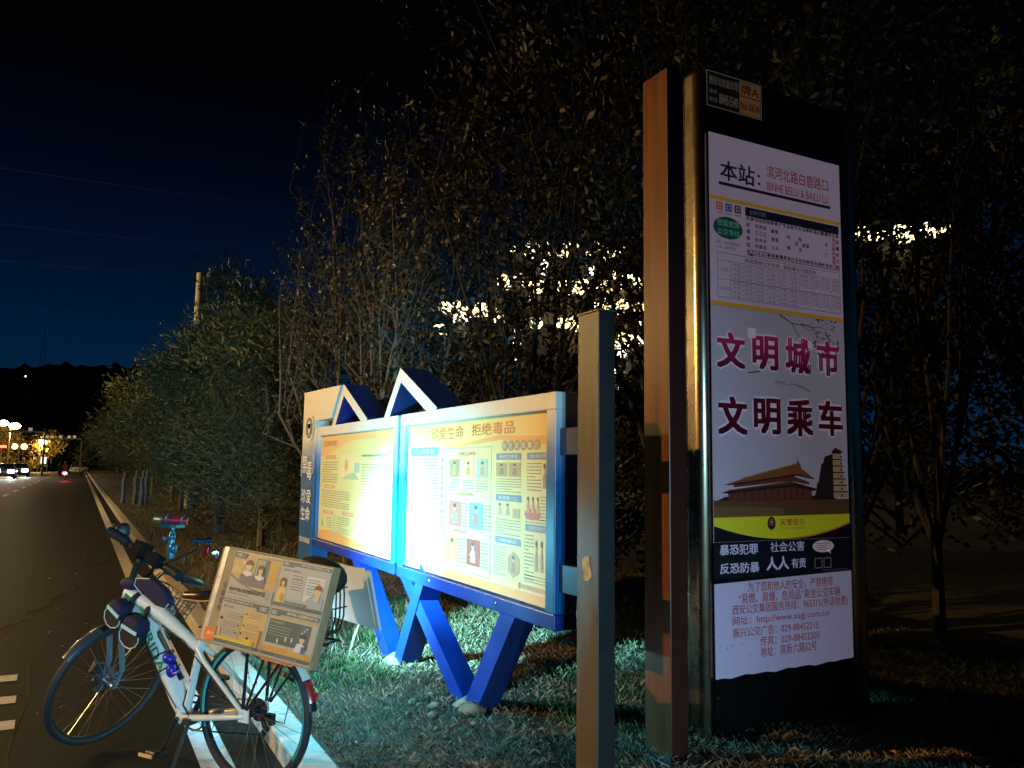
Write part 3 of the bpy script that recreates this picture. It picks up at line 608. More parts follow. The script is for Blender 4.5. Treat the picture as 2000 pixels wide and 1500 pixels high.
for a0, a1, w in ((.02, .10, .012), (.15, .21, .010), (.225, .25, .008)):
    p0 = ht-S_*.03+tt*a0; p1 = ht-S_*.03+tt*a1; dc.add([p0+tu*(-w)+Vector((0, .0365, 0)), p1+tu*(-w)+Vector((0, .0360, 0)), p1+tu*w+Vector((0, .0356, 0)), p0+tu*w+Vector((0, .0360, 0))], [(0, 1, 2, 3)])
bk(dc, 'decal', m_grn, frame, smooth=False)
bk(MB().tube([SC+Vector((-.01, 0, .03)), Vector((.318, 0, .845))], .0135, 12), 'seat_post', m_blk)
sd = MB(); NS = 10
for i in range(NS+1):
    t = i/NS; x = .50-.27*t; w = .020+.062*sstep(.35, 1, t); z = .865+.012*t+.022*t*t
    for j in range(9):
        a = math.pi*j/8; sd.v.append((x, w*math.cos(a), z-.035+.045*math.sin(a)**.6))
sd.f = [(i*9+j, i*9+j+1, (i+1)*9+j+1, (i+1)*9+j) for i in range(NS) for j in range(8)]+[tuple(range(9))[::-1], tuple(NS*9+j for j in range(9))]+[tuple([i*9 for i in range(NS+1)]+[i*9+8 for i in range(NS, -1, -1)])]; sd.m = [0]*len(sd.f)
sdo = bk(sd, 'saddle', mat('saddle_vinyl', (.014, .013, .015), .25, coat=.3))
bk(MB().tube([(.50, .018, .838), (.40, .030, .840), (.30, .078, .852), (.235, .083, .86)], .004, 6), 'piping', mat('orange_trim', (.70, .25, .05), .5), sdo)
# fork, headset, fenders
fk = MB()
for s_ in (1, -1): fk.tube([hb_+Vector((0, s_*.03, -.02)), hb_+Vector((.012, s_*.055, -.07)), Vector((WB-.02, s_*.058, WR+.10)), Vector((WB, s_*.058, WR))], [.016, .017, .013, .010], 10)
fk.box((hb_.x-.025, -.05, hb_.z-.045), (hb_.x+.03, .05, hb_.z-.01))
bk(fk, 'fork', mat('fork_blue_grey', (.10, .16, .22), .35, var=.1), steer=True)
def fender(c, a0, a1, rad, w, n=26):
    m = MB(); c = Vector(c)
    for i in range(n+1):
        a = a0+(a1-a0)*i/n
        for j in range(7):
            b = -1+2*j/6; r_ = rad-.014*b*b; m.v.append(c+Vector((r_*math.cos(a), w*b, r_*math.sin(a))))
        for j in range(7):
            b = 1-2*j/6; r_ = rad-.003-.014*b*b; m.v.append(c+Vector((r_*math.cos(a), w*.96*b, r_*math.sin(a))))
    m.f = [(i*14+j, (i+1)*14+j, (i+1)*14+(j+1) % 14, i*14+(j+1) % 14) for i in range(n) for j in range(14)]+[tuple(range(14)), tuple(n*14+j for j in range(13, -1, -1))]; m.m = [0]*len(m.f); return m
ff = bk(fender((WB, 0, WR), R(55), R(136), .376, .028), 'fender', m_blk, BK, True)
bk(fender((WB, 0, WR), R(134), R(166), .378, .0285), 'fender_tip', mat('chromed_plastic', (.50, .52, .60), .18, .9), ff, True)
stf = MB()
for s_ in (1, -1): stf.tube([(WB, s_*.062, WR), (WB+.374*math.cos(R(140)), s_*.026, WR+.374*math.sin(R(140)))], .0022, 5)
bk(stf, 'fender_stay', m_blk, ff, True)
rf = bk(fender((0, 0, WR), R(62), R(172), .378, .028), 'fender', m_blk)
bk(fender((0, 0, WR), R(128), R(150), .380, .0285), 'white_band', m_fr, rf)
bk(fender((0, 0, WR), R(151), R(166), .384, .022), 'reflector', mat('red_reflector', (.45, .02, .012), .2, coat=.5), rf)
# rear rack, with the wire loops that hold the panels
rk_ = MB()
for s_ in (1, -1):
    rk_.tube([(.33, s_*.02, .66), (.24, s_*.065, .715), (-.44, s_*.07, .715), (-.47, s_*.045, .715)], .006, 8)
    rk_.tube([(-.02, s_*.075, .715), (-.005, s_*.078, WR+.03)], .008, 8); rk_.tube([(-.30, s_*.075, .715), (-.03, s_*.078, WR+.03)], .007, 8); rk_.tube([(-.16, s_*.075, .715), (-.02, s_*.078, WR+.03)], .006, 8)
for x in (.2, .05, -.1, -.25, -.44): rk_.tube([(x, -.068, .715), (x, .068, .715)], .005, 6)
rk_.box((.0, -.06, .717), (.33, .06, .725))
bk(rk_, 'rear_rack', m_blk)
wl_ = MB()
for dy in (0, .03, .06):
    wl_.tube([(-.41, -.05-dy, 1.03), (-.43, -.05-dy, .92), (-.43, -.05-dy, .82), (-.41, -.05-dy, .76), (-.36, -.05-dy, .72)], .004, 6)
for z in (.86, .95): wl_.tube([(-.428, -.03, z), (-.43, -.13, z)], .0035, 6)
bk(wl_, 'rack_loop', m_blk)
tr = bk(MB().tube([(.13, -.09, .615), (-.06, -.095, .53), (-.10, -.095, .512)], [.019, .018, .017], 12), 'pole_roll', mat('tan_tube', (.30, .17, .09), .5, var=.2), BK)
bk(MB().tube([(-.10, -.095, .512), (-.28, -.10, .44)], .010, 10), 'pole_tip', m_blk, tr); bk(MB().ball((-.285, -.10, .438), .017), 'red_cap', MATS['red_reflector'], tr)
# drivetrain, pedals, stand
bk(MB().ring(BB+Vector((0, -.052, 0)), (0, 1, 0), .085, .005, 40, 6).ring(BB+Vector((0, -.052, 0)), (0, 1, 0), .05, .006, 30, 6), 'chainring', m_blk)
def crank(y, ang):
    d = Vector((math.cos(ang), 0, math.sin(ang))); e_ = BB+d*.170+Vector((0, y*1.3, 0))
    cr_ = bk(MB().tube([BB+Vector((0, y*.9, 0)), BB+d*.168+Vector((0, y*1.1, 0))], [.014, .010], 8), 'crank', m_blk)
    pd = MB().box((-.05, -.045, -.010), (.05, .045, .010), 0, Matrix.Translation(e_+Vector((0, math.copysign(.05, y), 0))))
    p = bk(pd, 'pedal', m_blk, cr_, bevel=.004)
    bk(MB().box((-.045, -.004, -.008), (.045, .004, .008), 0, Matrix.Translation(e_+Vector((0, math.copysign(.096, y), .004)))), 'pedal_reflector', mat('amber_reflector', (.75, .42, .18), .25), p)
    bk(MB().box((-.03, -.02, .0105), (.03, .02, .016), 0, Matrix.Translation(e_+Vector((0, math.copysign(.05, y), 0)))), 'pedal_plate', m_alu, p)
crank(.062, R(-68)); crank(-.062, R(112))
ch = MB()
ch.tube([BB+Vector((0, -.045, .085)), (.0, -.045, WR+.04)], .0045, 5); ch.tube([BB+Vector((0, -.045, -.085)), (-.01, -.047, WR-.12)], .0045, 5)
bk(ch, 'chain', m_blk)
bk(MB().tube([(.0, -.055, WR-.03), (-.03, -.06, WR-.09), (.02, -.06, WR-.16)], [.014, .02, .012], 8).box((-.07, -.075, WR-.07), (-.02, -.045, WR-.02)), 'derailleur', m_blk)
bk(MB().tube([(-.03, -.07, WR-.05), (-.12, -.08, WR-.06), (-.15, -.075, WR+.04), (-.10, -.07, WR+.11)], .0028, 6), 'shift_cable', m_blk)
bk(MB().tube([(.36, .06, .262), (.375, .10, .15), (.39, .145, -.005)], [.010, .009, .008], 8).box((.345, .02, .25), (.385, .08, .28)), 'kickstand', mat('worn_alloy', (.10, .10, .11), .4, .8))
cb = MB()
cb.tube([(.86, .03, .80), (.66, .044, .715), (.45, .035, .635), (.36, .035, .56), (.16, .06, .44)], .0026, 6); cb.tube([(.86, .03, .78), (.62, .052, .47), (.47, .045, .31)], .0026, 6)
cb.tube([(.42, .03, .40), (.43, .04, .33), (.36, .05, .27)], .004, 6)
bk(cb, 'cable', m_blk)
for k, x in enumerate((.36, .28, .22)): bk(MB().ring((x, .052, .285-.010*k), (1, 0, -.1), .0165, .002, 16, 5), 'cable_tie', m_blk)
# bottle cage with a pump and the blue lock bracket on the down tube
cg = MB().tube([(.625, .0, .60), (.55, .0, .52)], [.016, .016], 12)
pm = bk(MB().cyl((.640, .03, .665), (.560, .03, .575), .013, 12).cyl((.615, .055, .655), (.545, .055, .58), .007, 10), 'pump', m_alu)
bk(MB().cyl((.560, .03, .575), (.46, .03, .45), .015, 12), 'pump_sleeve', m_blk, pm)
m_lock = mat('blue_lock', (.015, .02, .38), .35)
lk = MB().ball((.535, .05, .545), (.035, .03, .028)).ball((.505, .055, .49), (.026, .028, .035)).tube([(.54, .06, .56), (.49, .075, .57), (.465, .07, .555)], .008, 8).tube([(.51, .06, .48), (.455, .075, .485), (.44, .06, .50)], .008, 8)
bk(lk, 'lock', m_lock)
bd = MB()
for a in (.47, .60):
    p = Vector((.745, 0, .695))+dn*(.62*a-.10); bd.ring(p, dn, .056, .004, 24, 5)
bk(bd, 'lock_band', m_blk)
# handlebar group (built pointing ahead, then turned with the fork)
z0 = axis_at(.93); z1 = axis_at(1.0)
stm = bk(MB().tube([ht, z0, z1], [.020, .018, .018], 12).tube([z1, z1+Vector((.07, 0, .02))], .018, 10), 'stem', m_blk, BK, True)
bc = z1+Vector((.07, 0, .02))
hbm = MB().tube([bc+Vector((-.06, .30, .03)), bc+Vector((-.02, .17, .028)), bc+Vector((0, .07, 0)), bc, bc+Vector((0, -.07, 0)), bc+Vector((-.02, -.17, .028)), bc+Vector((-.06, -.30, .03))], .015, 12)
hbo = bk(hbm, 'handlebar', m_blk, BK, True)
for s_ in (1, -1):
    bk(MB().tube([bc+Vector((-.024, s_*.185, .029)), bc+Vector((-.045, s_*.24, .031)), bc+Vector((-.07, s_*.315, .032))], [.023, .025, .027], 12), 'grip', mat('grip_rubber', (.01, .02, .03), .4), hbo, True)
    lv = MB().tube([bc+Vector((-.005, s_*.13, .02)), bc+Vector((.03, s_*.16, .01)), bc+Vector((.035, s_*.24, .0)), bc+Vector((.015, s_*.28, -.005))], [.012, .008, .006, .006], 8).box(tuple(bc+Vector((-.02, s_*.13-.02, -.01))), tuple(bc+Vector((.03, s_*.13+.02, .035))))
    bk(lv, 'brake_lever', m_blk, hbo, True)
be = MB().tube([bc+Vector((-.06, -.315, .03)), bc+Vector((-.01, -.335, .035)), bc+Vector((.07, -.33, .03)), bc+Vector((.13, -.28, .02)), bc+Vector((.14, -.20, .01))], .021, 10)
bk(be, 'bar_end', m_blk, hbo, True)
mr_ = MB().tube([bc+Vector((-.06, .31, .04)), bc+Vector((-.05, .33, .075))], .006, 8)
mo = bk(mr_, 'mirror', m_blk, hbo, True)
md = MB().ball((0, 0, 0), (.042, .042, .012), 0, 20, 8, Vector((-.80, .58, .14)).to_track_quat('Z', 'Y').to_matrix()); md.v = [tuple(Vector(v)+Vector((1.125, -.10, 1.15))) for v in md.v]
bk(md, 'mirror_head', m_blk, mo)
bb_ = MB().box(tuple(bc+Vector((-.03, -.03, .02))), tuple(bc+Vector((.02, .03, .035)))).tube([bc+Vector((0, .05, .0)), bc+Vector((.03, .06, .05)), bc+Vector((.0, .03, .08))], .004, 6).tube([bc+Vector((0, -.04, .0)), bc+Vector((.05, .0, -.05)), bc+Vector((.02, .02, -.16))], .004, 6).tube([bc+Vector((0, .09, .0)), bc+Vector((.09, .04, -.02)), bc+Vector((.05, -.02, -.14))], .004, 6)
bb_.box(tuple(bc+Vector((-.05, .05, -.02))), tuple(bc+Vector((.03, .12, .07)))).box(tuple(bc+Vector((-.06, -.10, .0))), tuple(bc+Vector((.0, -.02, .06)))).ball(bc+Vector((.02, .16, .0)), (.035, .03, .03))
for k in range(6): bb_.tube([bc+Vector((.01, -.10+.045*k, .0)), bc+Vector((.10+.02*(k % 3), -.06+.03*k, .02-.02*(k % 2))), bc+Vector((.06, -.02+.01*k, -.16))], .004, 5)
bk(bb_, 'phone_mount', mat('matte_black', (.010, .010, .012), .95, spec=.1), hbo, True)
bk(MB().ball(bc+Vector((-.02, .11, .03)), (.02, .02, .014)), 'bell', m_alu, hbo, True)
# wire basket in front of the bar
bs = MB(); bx0, bx1, by0, by1, bz0, bz1 = bc.x+.035, bc.x+.25, -.22, .06, .70, .925
def wire(*p, r=.0026): bs.tube([Vector(q) for q in p], r, 5)
for k in range(7):
    t = k/6; tp = .85+.15*t; cx, cy = (bx0+bx1)/2, (by0+by1)/2; z = bz0+(bz1-bz0)*t; hx, hy = (bx1-bx0)/2*tp, (by1-by0)/2*tp
    wire((cx-hx, cy-hy, z), (cx+hx, cy-hy, z), (cx+hx, cy+hy, z), (cx-hx, cy+hy, z), (cx-hx, cy-hy, z), r=.0045 if k in (0, 6) else .0024)
for k in range(8):
    t = k/7
    for sx_, sy_ in ((1, 0), (-1, 0)):
        wire((cx+sx_*(bx1-bx0)/2*.85, cy+(t-.5)*(by1-by0)*.85, bz0), (cx+sx_*(bx1-bx0)/2, cy+(t-.5)*(by1-by0), bz1))
    for sy_ in (1, -1): wire((cx+(t-.5)*(bx1-bx0)*.85, cy+sy_*(by1-by0)/2*.85, bz0), (cx+(t-.5)*(bx1-bx0), cy+sy_*(by1-by0)/2, bz1))
    wire((cx+(t-.5)*(bx1-bx0)*.85, by0*.85-.012, bz0), (cx+(t-.5)*(bx1-bx0)*.85, by1*.85-.012, bz0))
bk(bs, 'basket', m_blk, BK, True)
# headlight on a bracket, its lens glowing
ax_h = (Vector((2.0, 5.60, 1.0))-HL).normalized(); Ti = (Matrix.Translation((.8057, 4.1406, .03)) @ Matrix.Rotation(R(125.44), 4, 'Z')).inverted()
hp = Ti @ HL; hx_ = (Ti.to_3x3() @ ax_h)
hl = bk(MB().tube([hp-hx_*.135, hp-hx_*.06, hp-hx_*.03, hp-hx_*.012], [.013, .014, .020, .021], 14), 'headlight', mat('dark_blue_alloy', (.03, .07, .16), .25, .8))
bk(MB().tube([hp-hx_*.013, hp-hx_*.0105], [.018, .018], 14), 'lens', mat('lamp_lens', (.9, .95, 1), .3, emit=14, ecol=(.75, .95, 1)), hl)
bk(MB().tube([hp-hx_*.09-Vector((0, 0, .012)), hp-hx_*.09-Vector((0, 0, .05)), turn(bc+Vector((.0, -.10, .01)))], .008, 8), 'light_bracket', m_blk, hl)
bk(MB().tube([hp+Vector((.02, .02, -.03)), hp+Vector((.03, .02, -.09))], [.016, .013], 10), 'red_bell', mat('red_alloy', (.35, .02, .02), .25, .6))
bk(MB().ball(hp+Vector((-.02, -.01, -.075)), (.02, .02, .02)), 'silver_bell', m_alu)

BKM = Matrix.Translation((.8057, 4.1406, .03)) @ Matrix.Rotation(R(125.44), 4, 'Z')
def onbike(name, label, cat, loc, group=None):
    o = empty(name, BKM @ Vector(loc), R(125.44)); tag(o, label, cat, group); return o
rel = lambda mb, loc: mb.xf(lambda v: v-Vector(loc))
# torch strapped above the bar
TO = (.735, -.10, 1.222); th = onbike('flashlight', 'red and blue torch clamped on top of the bicycle handlebar', 'flashlight', TO)
ta = Vector((.62, .50, .07)).normalized()
m_cy = mat('cyan_clamp', (.03, .17, .30), .3, .4)
MB().tube([ta*-.075, ta*-.02, ta*.05], [.024, .026, .026], 16).build('barrel', mat('red_barrel', (.40, .03, .05), .3, .4), th)
MB().tube([ta*.05, ta*.062, ta*.095], [.028, .034, .036], 16).build('head', mat('bronze', (.25, .14, .06), .35, .6), th)
MB().ring(ta*.03, ta, .028, .006, 20, 6).ring(ta*-.05, ta, .027, .006, 20, 6).box((-.06, -.03, -.04), (.06, .03, -.022)).build('clamp', m_cy, th)
MB().tube([(0, 0, -.03), (0, 0, -.06), (.0, 0, -.075)], [.012, .010, .018], 10).ball((.0, .0, -.09), .020).ball((.03, .02, -.10), .014).tube([(.0, 0, -.10), (.006, 0, -.15), (.0, 0, -.205)], [.014, .024, .016], 10).ball((-.01, .0, -.15), (.026, .022, .030)).build('mount', m_cy, th)
# navy bags astride the frame
BG = (.78, .05, .72); bag = onbike('frame_bag', 'navy frame bag with three pouches edged in white piping on bicycle', 'bag', BG)
m_nv = mat('navy_nylon', (.004, .007, .045), .8, var=.25, scale=25, bump=.15); m_net = mat('black_mesh', (.008, .008, .010), .8); m_pip = mat('white_piping', (.60, .58, .60), .5); m_ref = mat('reflective_tape', (.45, .72, .75), .35)
def pouch(c, w, h, tilt, strip=True, loop=True, y=0):
    c = Vector(c); ct, s_t = math.cos(tilt), math.sin(tilt)
    def T(x, z, d): return Vector((c.x-(x*ct-z*s_t), c.y+d, c.z+(x*s_t+z*ct)))
    up = MB(); n = 14                       # padded upper part
    out = [(-w*.46, .0), (-w*.5, h*.18), (-w*.42, h*.46), (-w*.25, h*.56), (w*.25, h*.56), (w*.44, h*.46), (w*.5, h*.18), (w*.46, .0)]
    layers = [(-.030, .90), (-.012, 1.0), (.016, 1.0), (.034, .90), (.042, .66)]
    for d, k in layers: up.v += [tuple(T(x*k, (z-h*.25)*k+h*.25, d)) for x, z in out]
    m_ = len(out); up.f = [(i*m_+j, i*m_+(j+1) % m_, (i+1)*m_+(j+1) % m_, (i+1)*m_+j) for i in range(len(layers)-1) for j in range(m_)]+[tuple(range(m_))[::-1], tuple((len(layers)-1)*m_+j for j in range(m_))]; up.m = [0]*len(up.f)
    o = rel(up, BG).build('pouch', m_nv, bag, ang=60)
    if strip:
        b = MB(); b.v = [tuple(T(x, z, d)) for d in (.040, .046) for x, z in ((-w*.40, .01), (w*.40, .01), (w*.40, .028), (-w*.40, .028))]
        b.f = [(0, 1, 2, 3), (7, 6, 5, 4), (0, 4, 5, 1), (1, 5, 6, 2), (2, 6, 7, 3), (3, 7, 4, 0)]; b.m = [0]*6; rel(b, BG).build('reflective_strip', m_ref, o, smooth=False)
    if loop:
        lo_ = [(-w*.46, -.0), (-w*.52, -h*.20), (-w*.40, -h*.44), (-w*.12, -h*.56), (w*.16, -h*.54), (w*.40, -h*.38), (w*.50, -h*.16), (w*.46, 0)]
        b = MB(); b.prism(lo_[::-1], lambda x, z, d: tuple(T(x, z, d)), -.02, .026); rel(b, BG).build('net_pocket', m_net, o, ang=60)
        rel(MB().tube([T(x, z, .029) for x, z in lo_], .0028, 6), BG).build('piping', m_pip, o)
    return o
pouch((.885, .085, .742), .125, .13, R(-30)); pouch((.735, .10, .665), .145, .14, R(-17))
c3 = MB(); o3 = [(-.13, .02), (-.12, .055), (-.02, .06), (.08, .01), (.13, -.055), (.10, -.085), (.03, -.075), (-.06, -.03)]
c3.prism(o3, lambda x, z, d: (.668-x, d, .872+z), .018, .066); po = rel(c3, BG).build('pouch', m_nv, bag, bevel=.012, ang=60)
rel(MB().tube([(.668-x, .069, .872+z) for x, z in [o3[i] for i in (2, 1, 0, 7, 6, 5, 4)]], .0028, 6), BG).build('piping', m_pip, po)
rel(MB().ball((.90, .01, .885), (.075, .035, .035)), BG).build('top_pouch', m_nv, bag)
for x in (.83, .70):
    p = ht-S_*.03+tt*((.93-x)*.92); rel(MB().ring(p, tt, .040, .011, 22, 6, sq=1.7), BG).build('strap', mat('black_webbing', (.008, .008, .009), .8), bag)
# white plastic bag in the basket
bgc = turn(Vector(((bx0+bx1)/2, (by0+by1)/2, .79))); pb = MB().ball((0, 0, 0), (.125, .085, .085), 0, 22, 14); rp = random.Random(2)
pb.v = [(v[0]*(1+.10*math.sin(v[1]*60+v[2]*45)), v[1]*(1+.10*math.sin(v[0]*55)), v[2]*(1+.12*math.sin(v[0]*48+v[1]*52))) for v in pb.v]
pbo = pb.build('plastic_bag', mat('white_film', (.62, .68, .70), .35, var=.1), ang=80); pbo.location = BKM @ bgc; pbo.rotation_euler = (0, 0, R(125)); tag(pbo, 'white plastic bag crumpled inside the wire basket of the bicycle', 'bag')

# cardboard carton with four posters taped to it, standing on the left of the rack
PX, PY, PZ = Vector((.552, -.831, -.073)), Vector((.231, .068, .971)), Vector((-.802, -.552, .229))
PO = Vector((.588, 4.047, .762))+Vector((0, 0, -.02))
carton = tag(empty('cardboard_box', PO), 'open cardboard box covered with four orange and teal posters on bicycle rack', 'box')
m_card = mat('cardboard', (.40, .27, .14), .8, var=.14, scale=7, bump=.1)
TP = Matrix((PX, PY, PZ)).transposed().to_4x4()
bx = MB(); bx.box((-.10, -.012, -.045), (.600, .425, -.003), 0, TP); cb_ = bx.build('carton', m_card, carton, smooth=False, bevel=.004)
fl = MB(); fl.box((.08, .395, -.20), (.42, .402, -.047), 0, TP @ Matrix.Rotation(R(-4), 4, 'X')); fl.build('flap', m_card, carton, smooth=False)
fl = MB(); fl.box((-.06, .4255, -.11), (.40, .431, -.005), 0, TP); fl.build('flap', m_card, carton, smooth=False)
tp_ = MB(); tp_.box((-.085, .0, -.003), (-.058, .428, -.0015), 0, TP); tp_.build('silver_tape', mat('silver_tape', (.55, .56, .58), .3, .5, var=.2, scale=20), carton, smooth=False)
os_ = Print(TP.to_3x3() @ Vector((-.072, .005, -.002)), PX, PY, .07, .055, rough=.5); os_.sheet((.78, .16, .02), .001); os_.text('点赞人生', .018, .02, .062, .036, WH, 2); os_.build('orange_sticker', carton)
pr_ = Print(TP.to_3x3() @ Vector((-.045, .0, -.0025)), PX, PY, .04, .4, rough=.6); pr_.t = .001
for i, ch in enumerate('公益宣传'): pr_.text(ch, .012, .24-.035*i, .036, .27-.035*i, (.12, .05, .12), 2, .02)
pr_.build('side_lettering', carton)
TEAL = (.055, .115, .13); GREY = (.38, .365, .33); LTN = (.46, .31, .16); ORG = (.56, .27, .07)
def poster(ix, iy, base):
    p = Print(TP.to_3x3() @ Vector((ix*.298, iy*.211, -.001)), PX, PY, .294, .207, rough=.42); p.sheet((.54, .47, .38), .0025); p.rect(.004, .004, .290, .203, base, 1); return p
SLO = '保护年轻人免受烟草业的干扰'
def head(p, x, y, r, hair, skin=(.62, .42, .28), long=False, L=6):
    p.ell(x, y, r, r*1.15, skin, L, 18); p.poly([(x+r*1.12*math.cos(a), y+.15*r+r*1.15*math.sin(a)) for a in [math.pi*k/10 for k in range(11)]], hair, L+1)
    if long: p.rect(x-r*1.12, y-r*1.6, x-r*.68, y+r*.3, hair, L+1); p.rect(x+r*.68, y-r*1.6, x+r*1.12, y+r*.3, hair, L+1)
HAIR = (.09, .05, .035)
a = poster(0, 1, LTN)
a.rect(.004, .105, .065, .165, (.50, .33, .12), 2); a.rect(.235, .09, .288, .175, (.52, .28, .08), 2)
for k in range(5): a.rect(.01+.011*k, .11, .017+.011*k, .135+.006*(k % 3), (.66, .48, .20), 3); a.ell(.25+.02*(k % 2), .105+.015*k, .012, .008, (.62, .30, .08), 3, 12)
a.rect(.145, .085, .228, .190, TEAL, 2); a.rect(.15, .09, .20, .185, (.30, .29, .26), 3)
a.poly([(.055, .06), (.145, .06), (.145, .105), (.125, .125), (.085, .125), (.062, .105)], (.13, .12, .16), 4); a.poly([(.145, .06), (.225, .06), (.222, .10), (.20, .118), (.165, .118), (.148, .10)], (.13, .12, .16), 5)
a.poly([(.082, .125), (.125, .125), (.14, .112), (.105, .100), (.072, .112)], (.64, .58, .48), 6); a.poly([(.163, .118), (.202, .118), (.216, .104), (.185, .092), (.152, .104)], (.64, .58, .48), 6)
head(a, .105, .150, .020, HAIR); head(a, .183, .140, .018, HAIR, long=True); a.ell(.07, .160, .012, .012, (.66, .40, .24), 5, 12)
a.poly([(.004, .004), (.290, .004), (.290, .060), (.22, .048), (.15, .052), (.07, .072), (.004, .10)], (.38, .34, .28), 8); a.poly([(.004, .098), (.07, .070), (.15, .050), (.22, .046), (.26, .055), (.225, .038), (.15, .046), (.07, .066), (.004, .092)], TEAL, 9)
a.text(SLO, .02, .026, .25, .044, DRK, 11, .03); a.text('世界无烟日', .02, .013, .075, .021, TEAL, 11); a.text('WORLD NO TOBACCO DAY', .085, .013, .15, .019, TEAL, 11)
for k in range(2): a.text('禁烟'[k], .258, .034-.016*k, .272, .047-.016*k, (.30, .27, .16), 11)
a.poly([(.004, .178), (.066, .178), (.078, .203), (.004, .203)], TEAL, 9); a.text('无烟日', .016, .183, .05, .198, (.55, .50, .42), 11, .02); a.text('共同努力 远离烟草危害', .20, .193, .285, .199, TEAL, 3)
a.build('poster', carton)
b = poster(1, 1, GREY)
b.poly([(.004, .178), (.07, .178), (.078, .186), (.290, .186), (.290, .203), (.004, .203)], TEAL, 2); b.text(SLO, .115, .189, .282, .200, (.58, .54, .46), 4, .02); b.text('无烟日', .01, .184, .045, .198, (.55, .50, .42), 4, .02)
b.text('远离烟草，健康成长', .015, .160, .12, .170, TEAL, 3); b.rect(.07, .045, .155, .155, (.42, .41, .38), 2); b.rect(.165, .045, .27, .155, (.56, .55, .52), 2)
for (x0, y0, n_) in ((.078, .13, 2), (.078, .105, 3), (.078, .082, 2), (.175, .125, 2), (.175, .10, 2), (.175, .075, 3)): b.lines(x0, y0, x0+.07, y0+.007*n_+.008, n_, TEAL, 3, fill=.3)
b.rect(.004, .004, .055, .12, ORG, 2); b.poly([(.01, .022), (.058, .022), (.062, .07), (.05, .095), (.025, .095), (.012, .07)], (.66, .42, .18), 3); head(b, .036, .112, .014, HAIR, long=True); b.ell(.045, .045, .010, .018, (.55, .24, .05), 6, 14)
b.poly([(.19, .022), (.285, .022), (.28, .07), (.25, .085), (.215, .075), (.185, .05)], (.30, .36, .38), 4); head(b, .245, .100, .020, (.20, .06, .03)); b.poly([(.225, .06), (.26, .05), (.262, .085), (.24, .092)], SKIN, 8)
b.rect(.004, .004, .290, .020, TEAL, 5); b.rect(.07, .022, .20, .032, TEAL, 5); b.text('勇敢拒绝二手烟 从我做起', .08, .024, .19, .030, (.5, .48, .42), 7); b.text('世界无烟日 保护青少年', .02, .008, .14, .013, (.4, .36, .26), 7)
b.build('poster', carton)
c = poster(0, 0, (.40, .33, .24))
c.poly([(.004, .203), (.290, .203), (.290, .170), (.22, .170), (.21, .184), (.004, .184)], TEAL, 2); c.text(SLO, .012, .188, .19, .199, (.58, .54, .46), 4, .02); c.text('无烟日', .235, .176, .28, .196, (.55, .50, .42), 4, .02)
c.text('烟草的十大危害', .012, .160, .075, .171, TEAL, 3); c.rect(.15, .022, .29, .165, (.58, .36, .14), 2) ; c.rect(.14, .02, .152, .15, (.40, .26, .10), 3)
c.text('戒烟的好处', .012, .15, .013, .151, TEAL, 3)
for (x0, y0) in ((.045, .118), (.035, .078), (.03, .045), (.178, .135), (.178, .085), (.172, .05)): c.lines(x0, y0, x0+.085, y0+.03, 3, (.22, .19, .15), 4, fill=.28); c.ell(x0+(.095 if x0 < .1 else -.012), y0+.015, .004, .005, DRK, 5, 10)
c.rect(.004, .020, .290, .034, (.66, .42, .06), 4); c.ell(.21, .035, .025, .018, (.68, .44, .06), 5, 16); c.ell(.205, .050, .009, .006, DRK, 6, 10); c.poly([(.235, .02), (.25, .05), (.262, .02)], (.45, .20, .05), 6); c.rect(.268, .012, .284, .095, (.36, .11, .03), 5)
c.ell(.018, .112, .009, .007, DRK, 5, 10); c.poly([(.006, .035), (.03, .035), (.03, .06), (.018, .085), (.008, .075)], (.60, .42, .10), 5); c.poly([(.004, .03), (.014, .03), (.012, .07), (.004, .075)], (.10, .13, .22), 6)
c.rect(.004, .004, .290, .019, TEAL, 5); c.text('世界无烟日 保护青少年远离烟草', .09, .008, .25, .013, (.42, .38, .26), 7); c.build('poster', carton)
d = poster(1, 0, LTN)
d.poly([(.004, .203), (.290, .203), (.290, .182), (.07, .182), (.062, .174), (.004, .174)], TEAL, 2); d.text(SLO, .10, .186, .282, .199, (.62, .58, .52), 4, .03); d.text('无烟日', .008, .178, .045, .196, (.55, .50, .42), 4, .02)
d.rect(.004, .04, .290, .168, (.42, .38, .31), 2); d.rect(.012, .058, .258, .160, (.055, .105, .105), 3); d.poly([(.165, .058), (.258, .058), (.258, .160), (.20, .160)], (.065, .12, .15), 4)
d.text('青少年吸烟的危害', .022, .142, .10, .153, (.50, .44, .30), 5); d.lines(.022, .09, .15, .138, 4, (.30, .32, .27), 5, fill=.25)
for k, (x, y) in enumerate(((.085, .072), (.13, .085), (.165, .088), (.225, .135), (.235, .145), (.215, .125))): d.ell(x, y, .006, .012 if k < 3 else .004, (.60, .50, .26) if k == 0 else (.50, .52, .48), 6, 10)
d.rect(.004, .020, .290, .045, ORG, 4); d.rect(.15, .024, .262, .045, (.56, .32, .08), 6); d.poly([(.185, .045), (.245, .045), (.24, .075), (.225, .085), (.20, .08)], (.58, .60, .62), 6); head(d, .222, .102, .016, (.06, .05, .05)); d.rect(.228, .042, .248, .072, (.08, .11, .30), 8); d.rect(.206, .112, .238, .118, (.05, .05, .06), 9)
d.rect(.004, .004, .290, .019, TEAL, 5); d.text('携手共建无烟环境', .09, .008, .22, .013, (.42, .38, .26), 7); d.build('poster', carton)
og = MB(); og.box((.31, -.018, -.0), (.50, -.012, .003), 0, TP); og.build('orange_edge', mat('orange_tape', (.72, .18, .04), .5), carton, smooth=False)
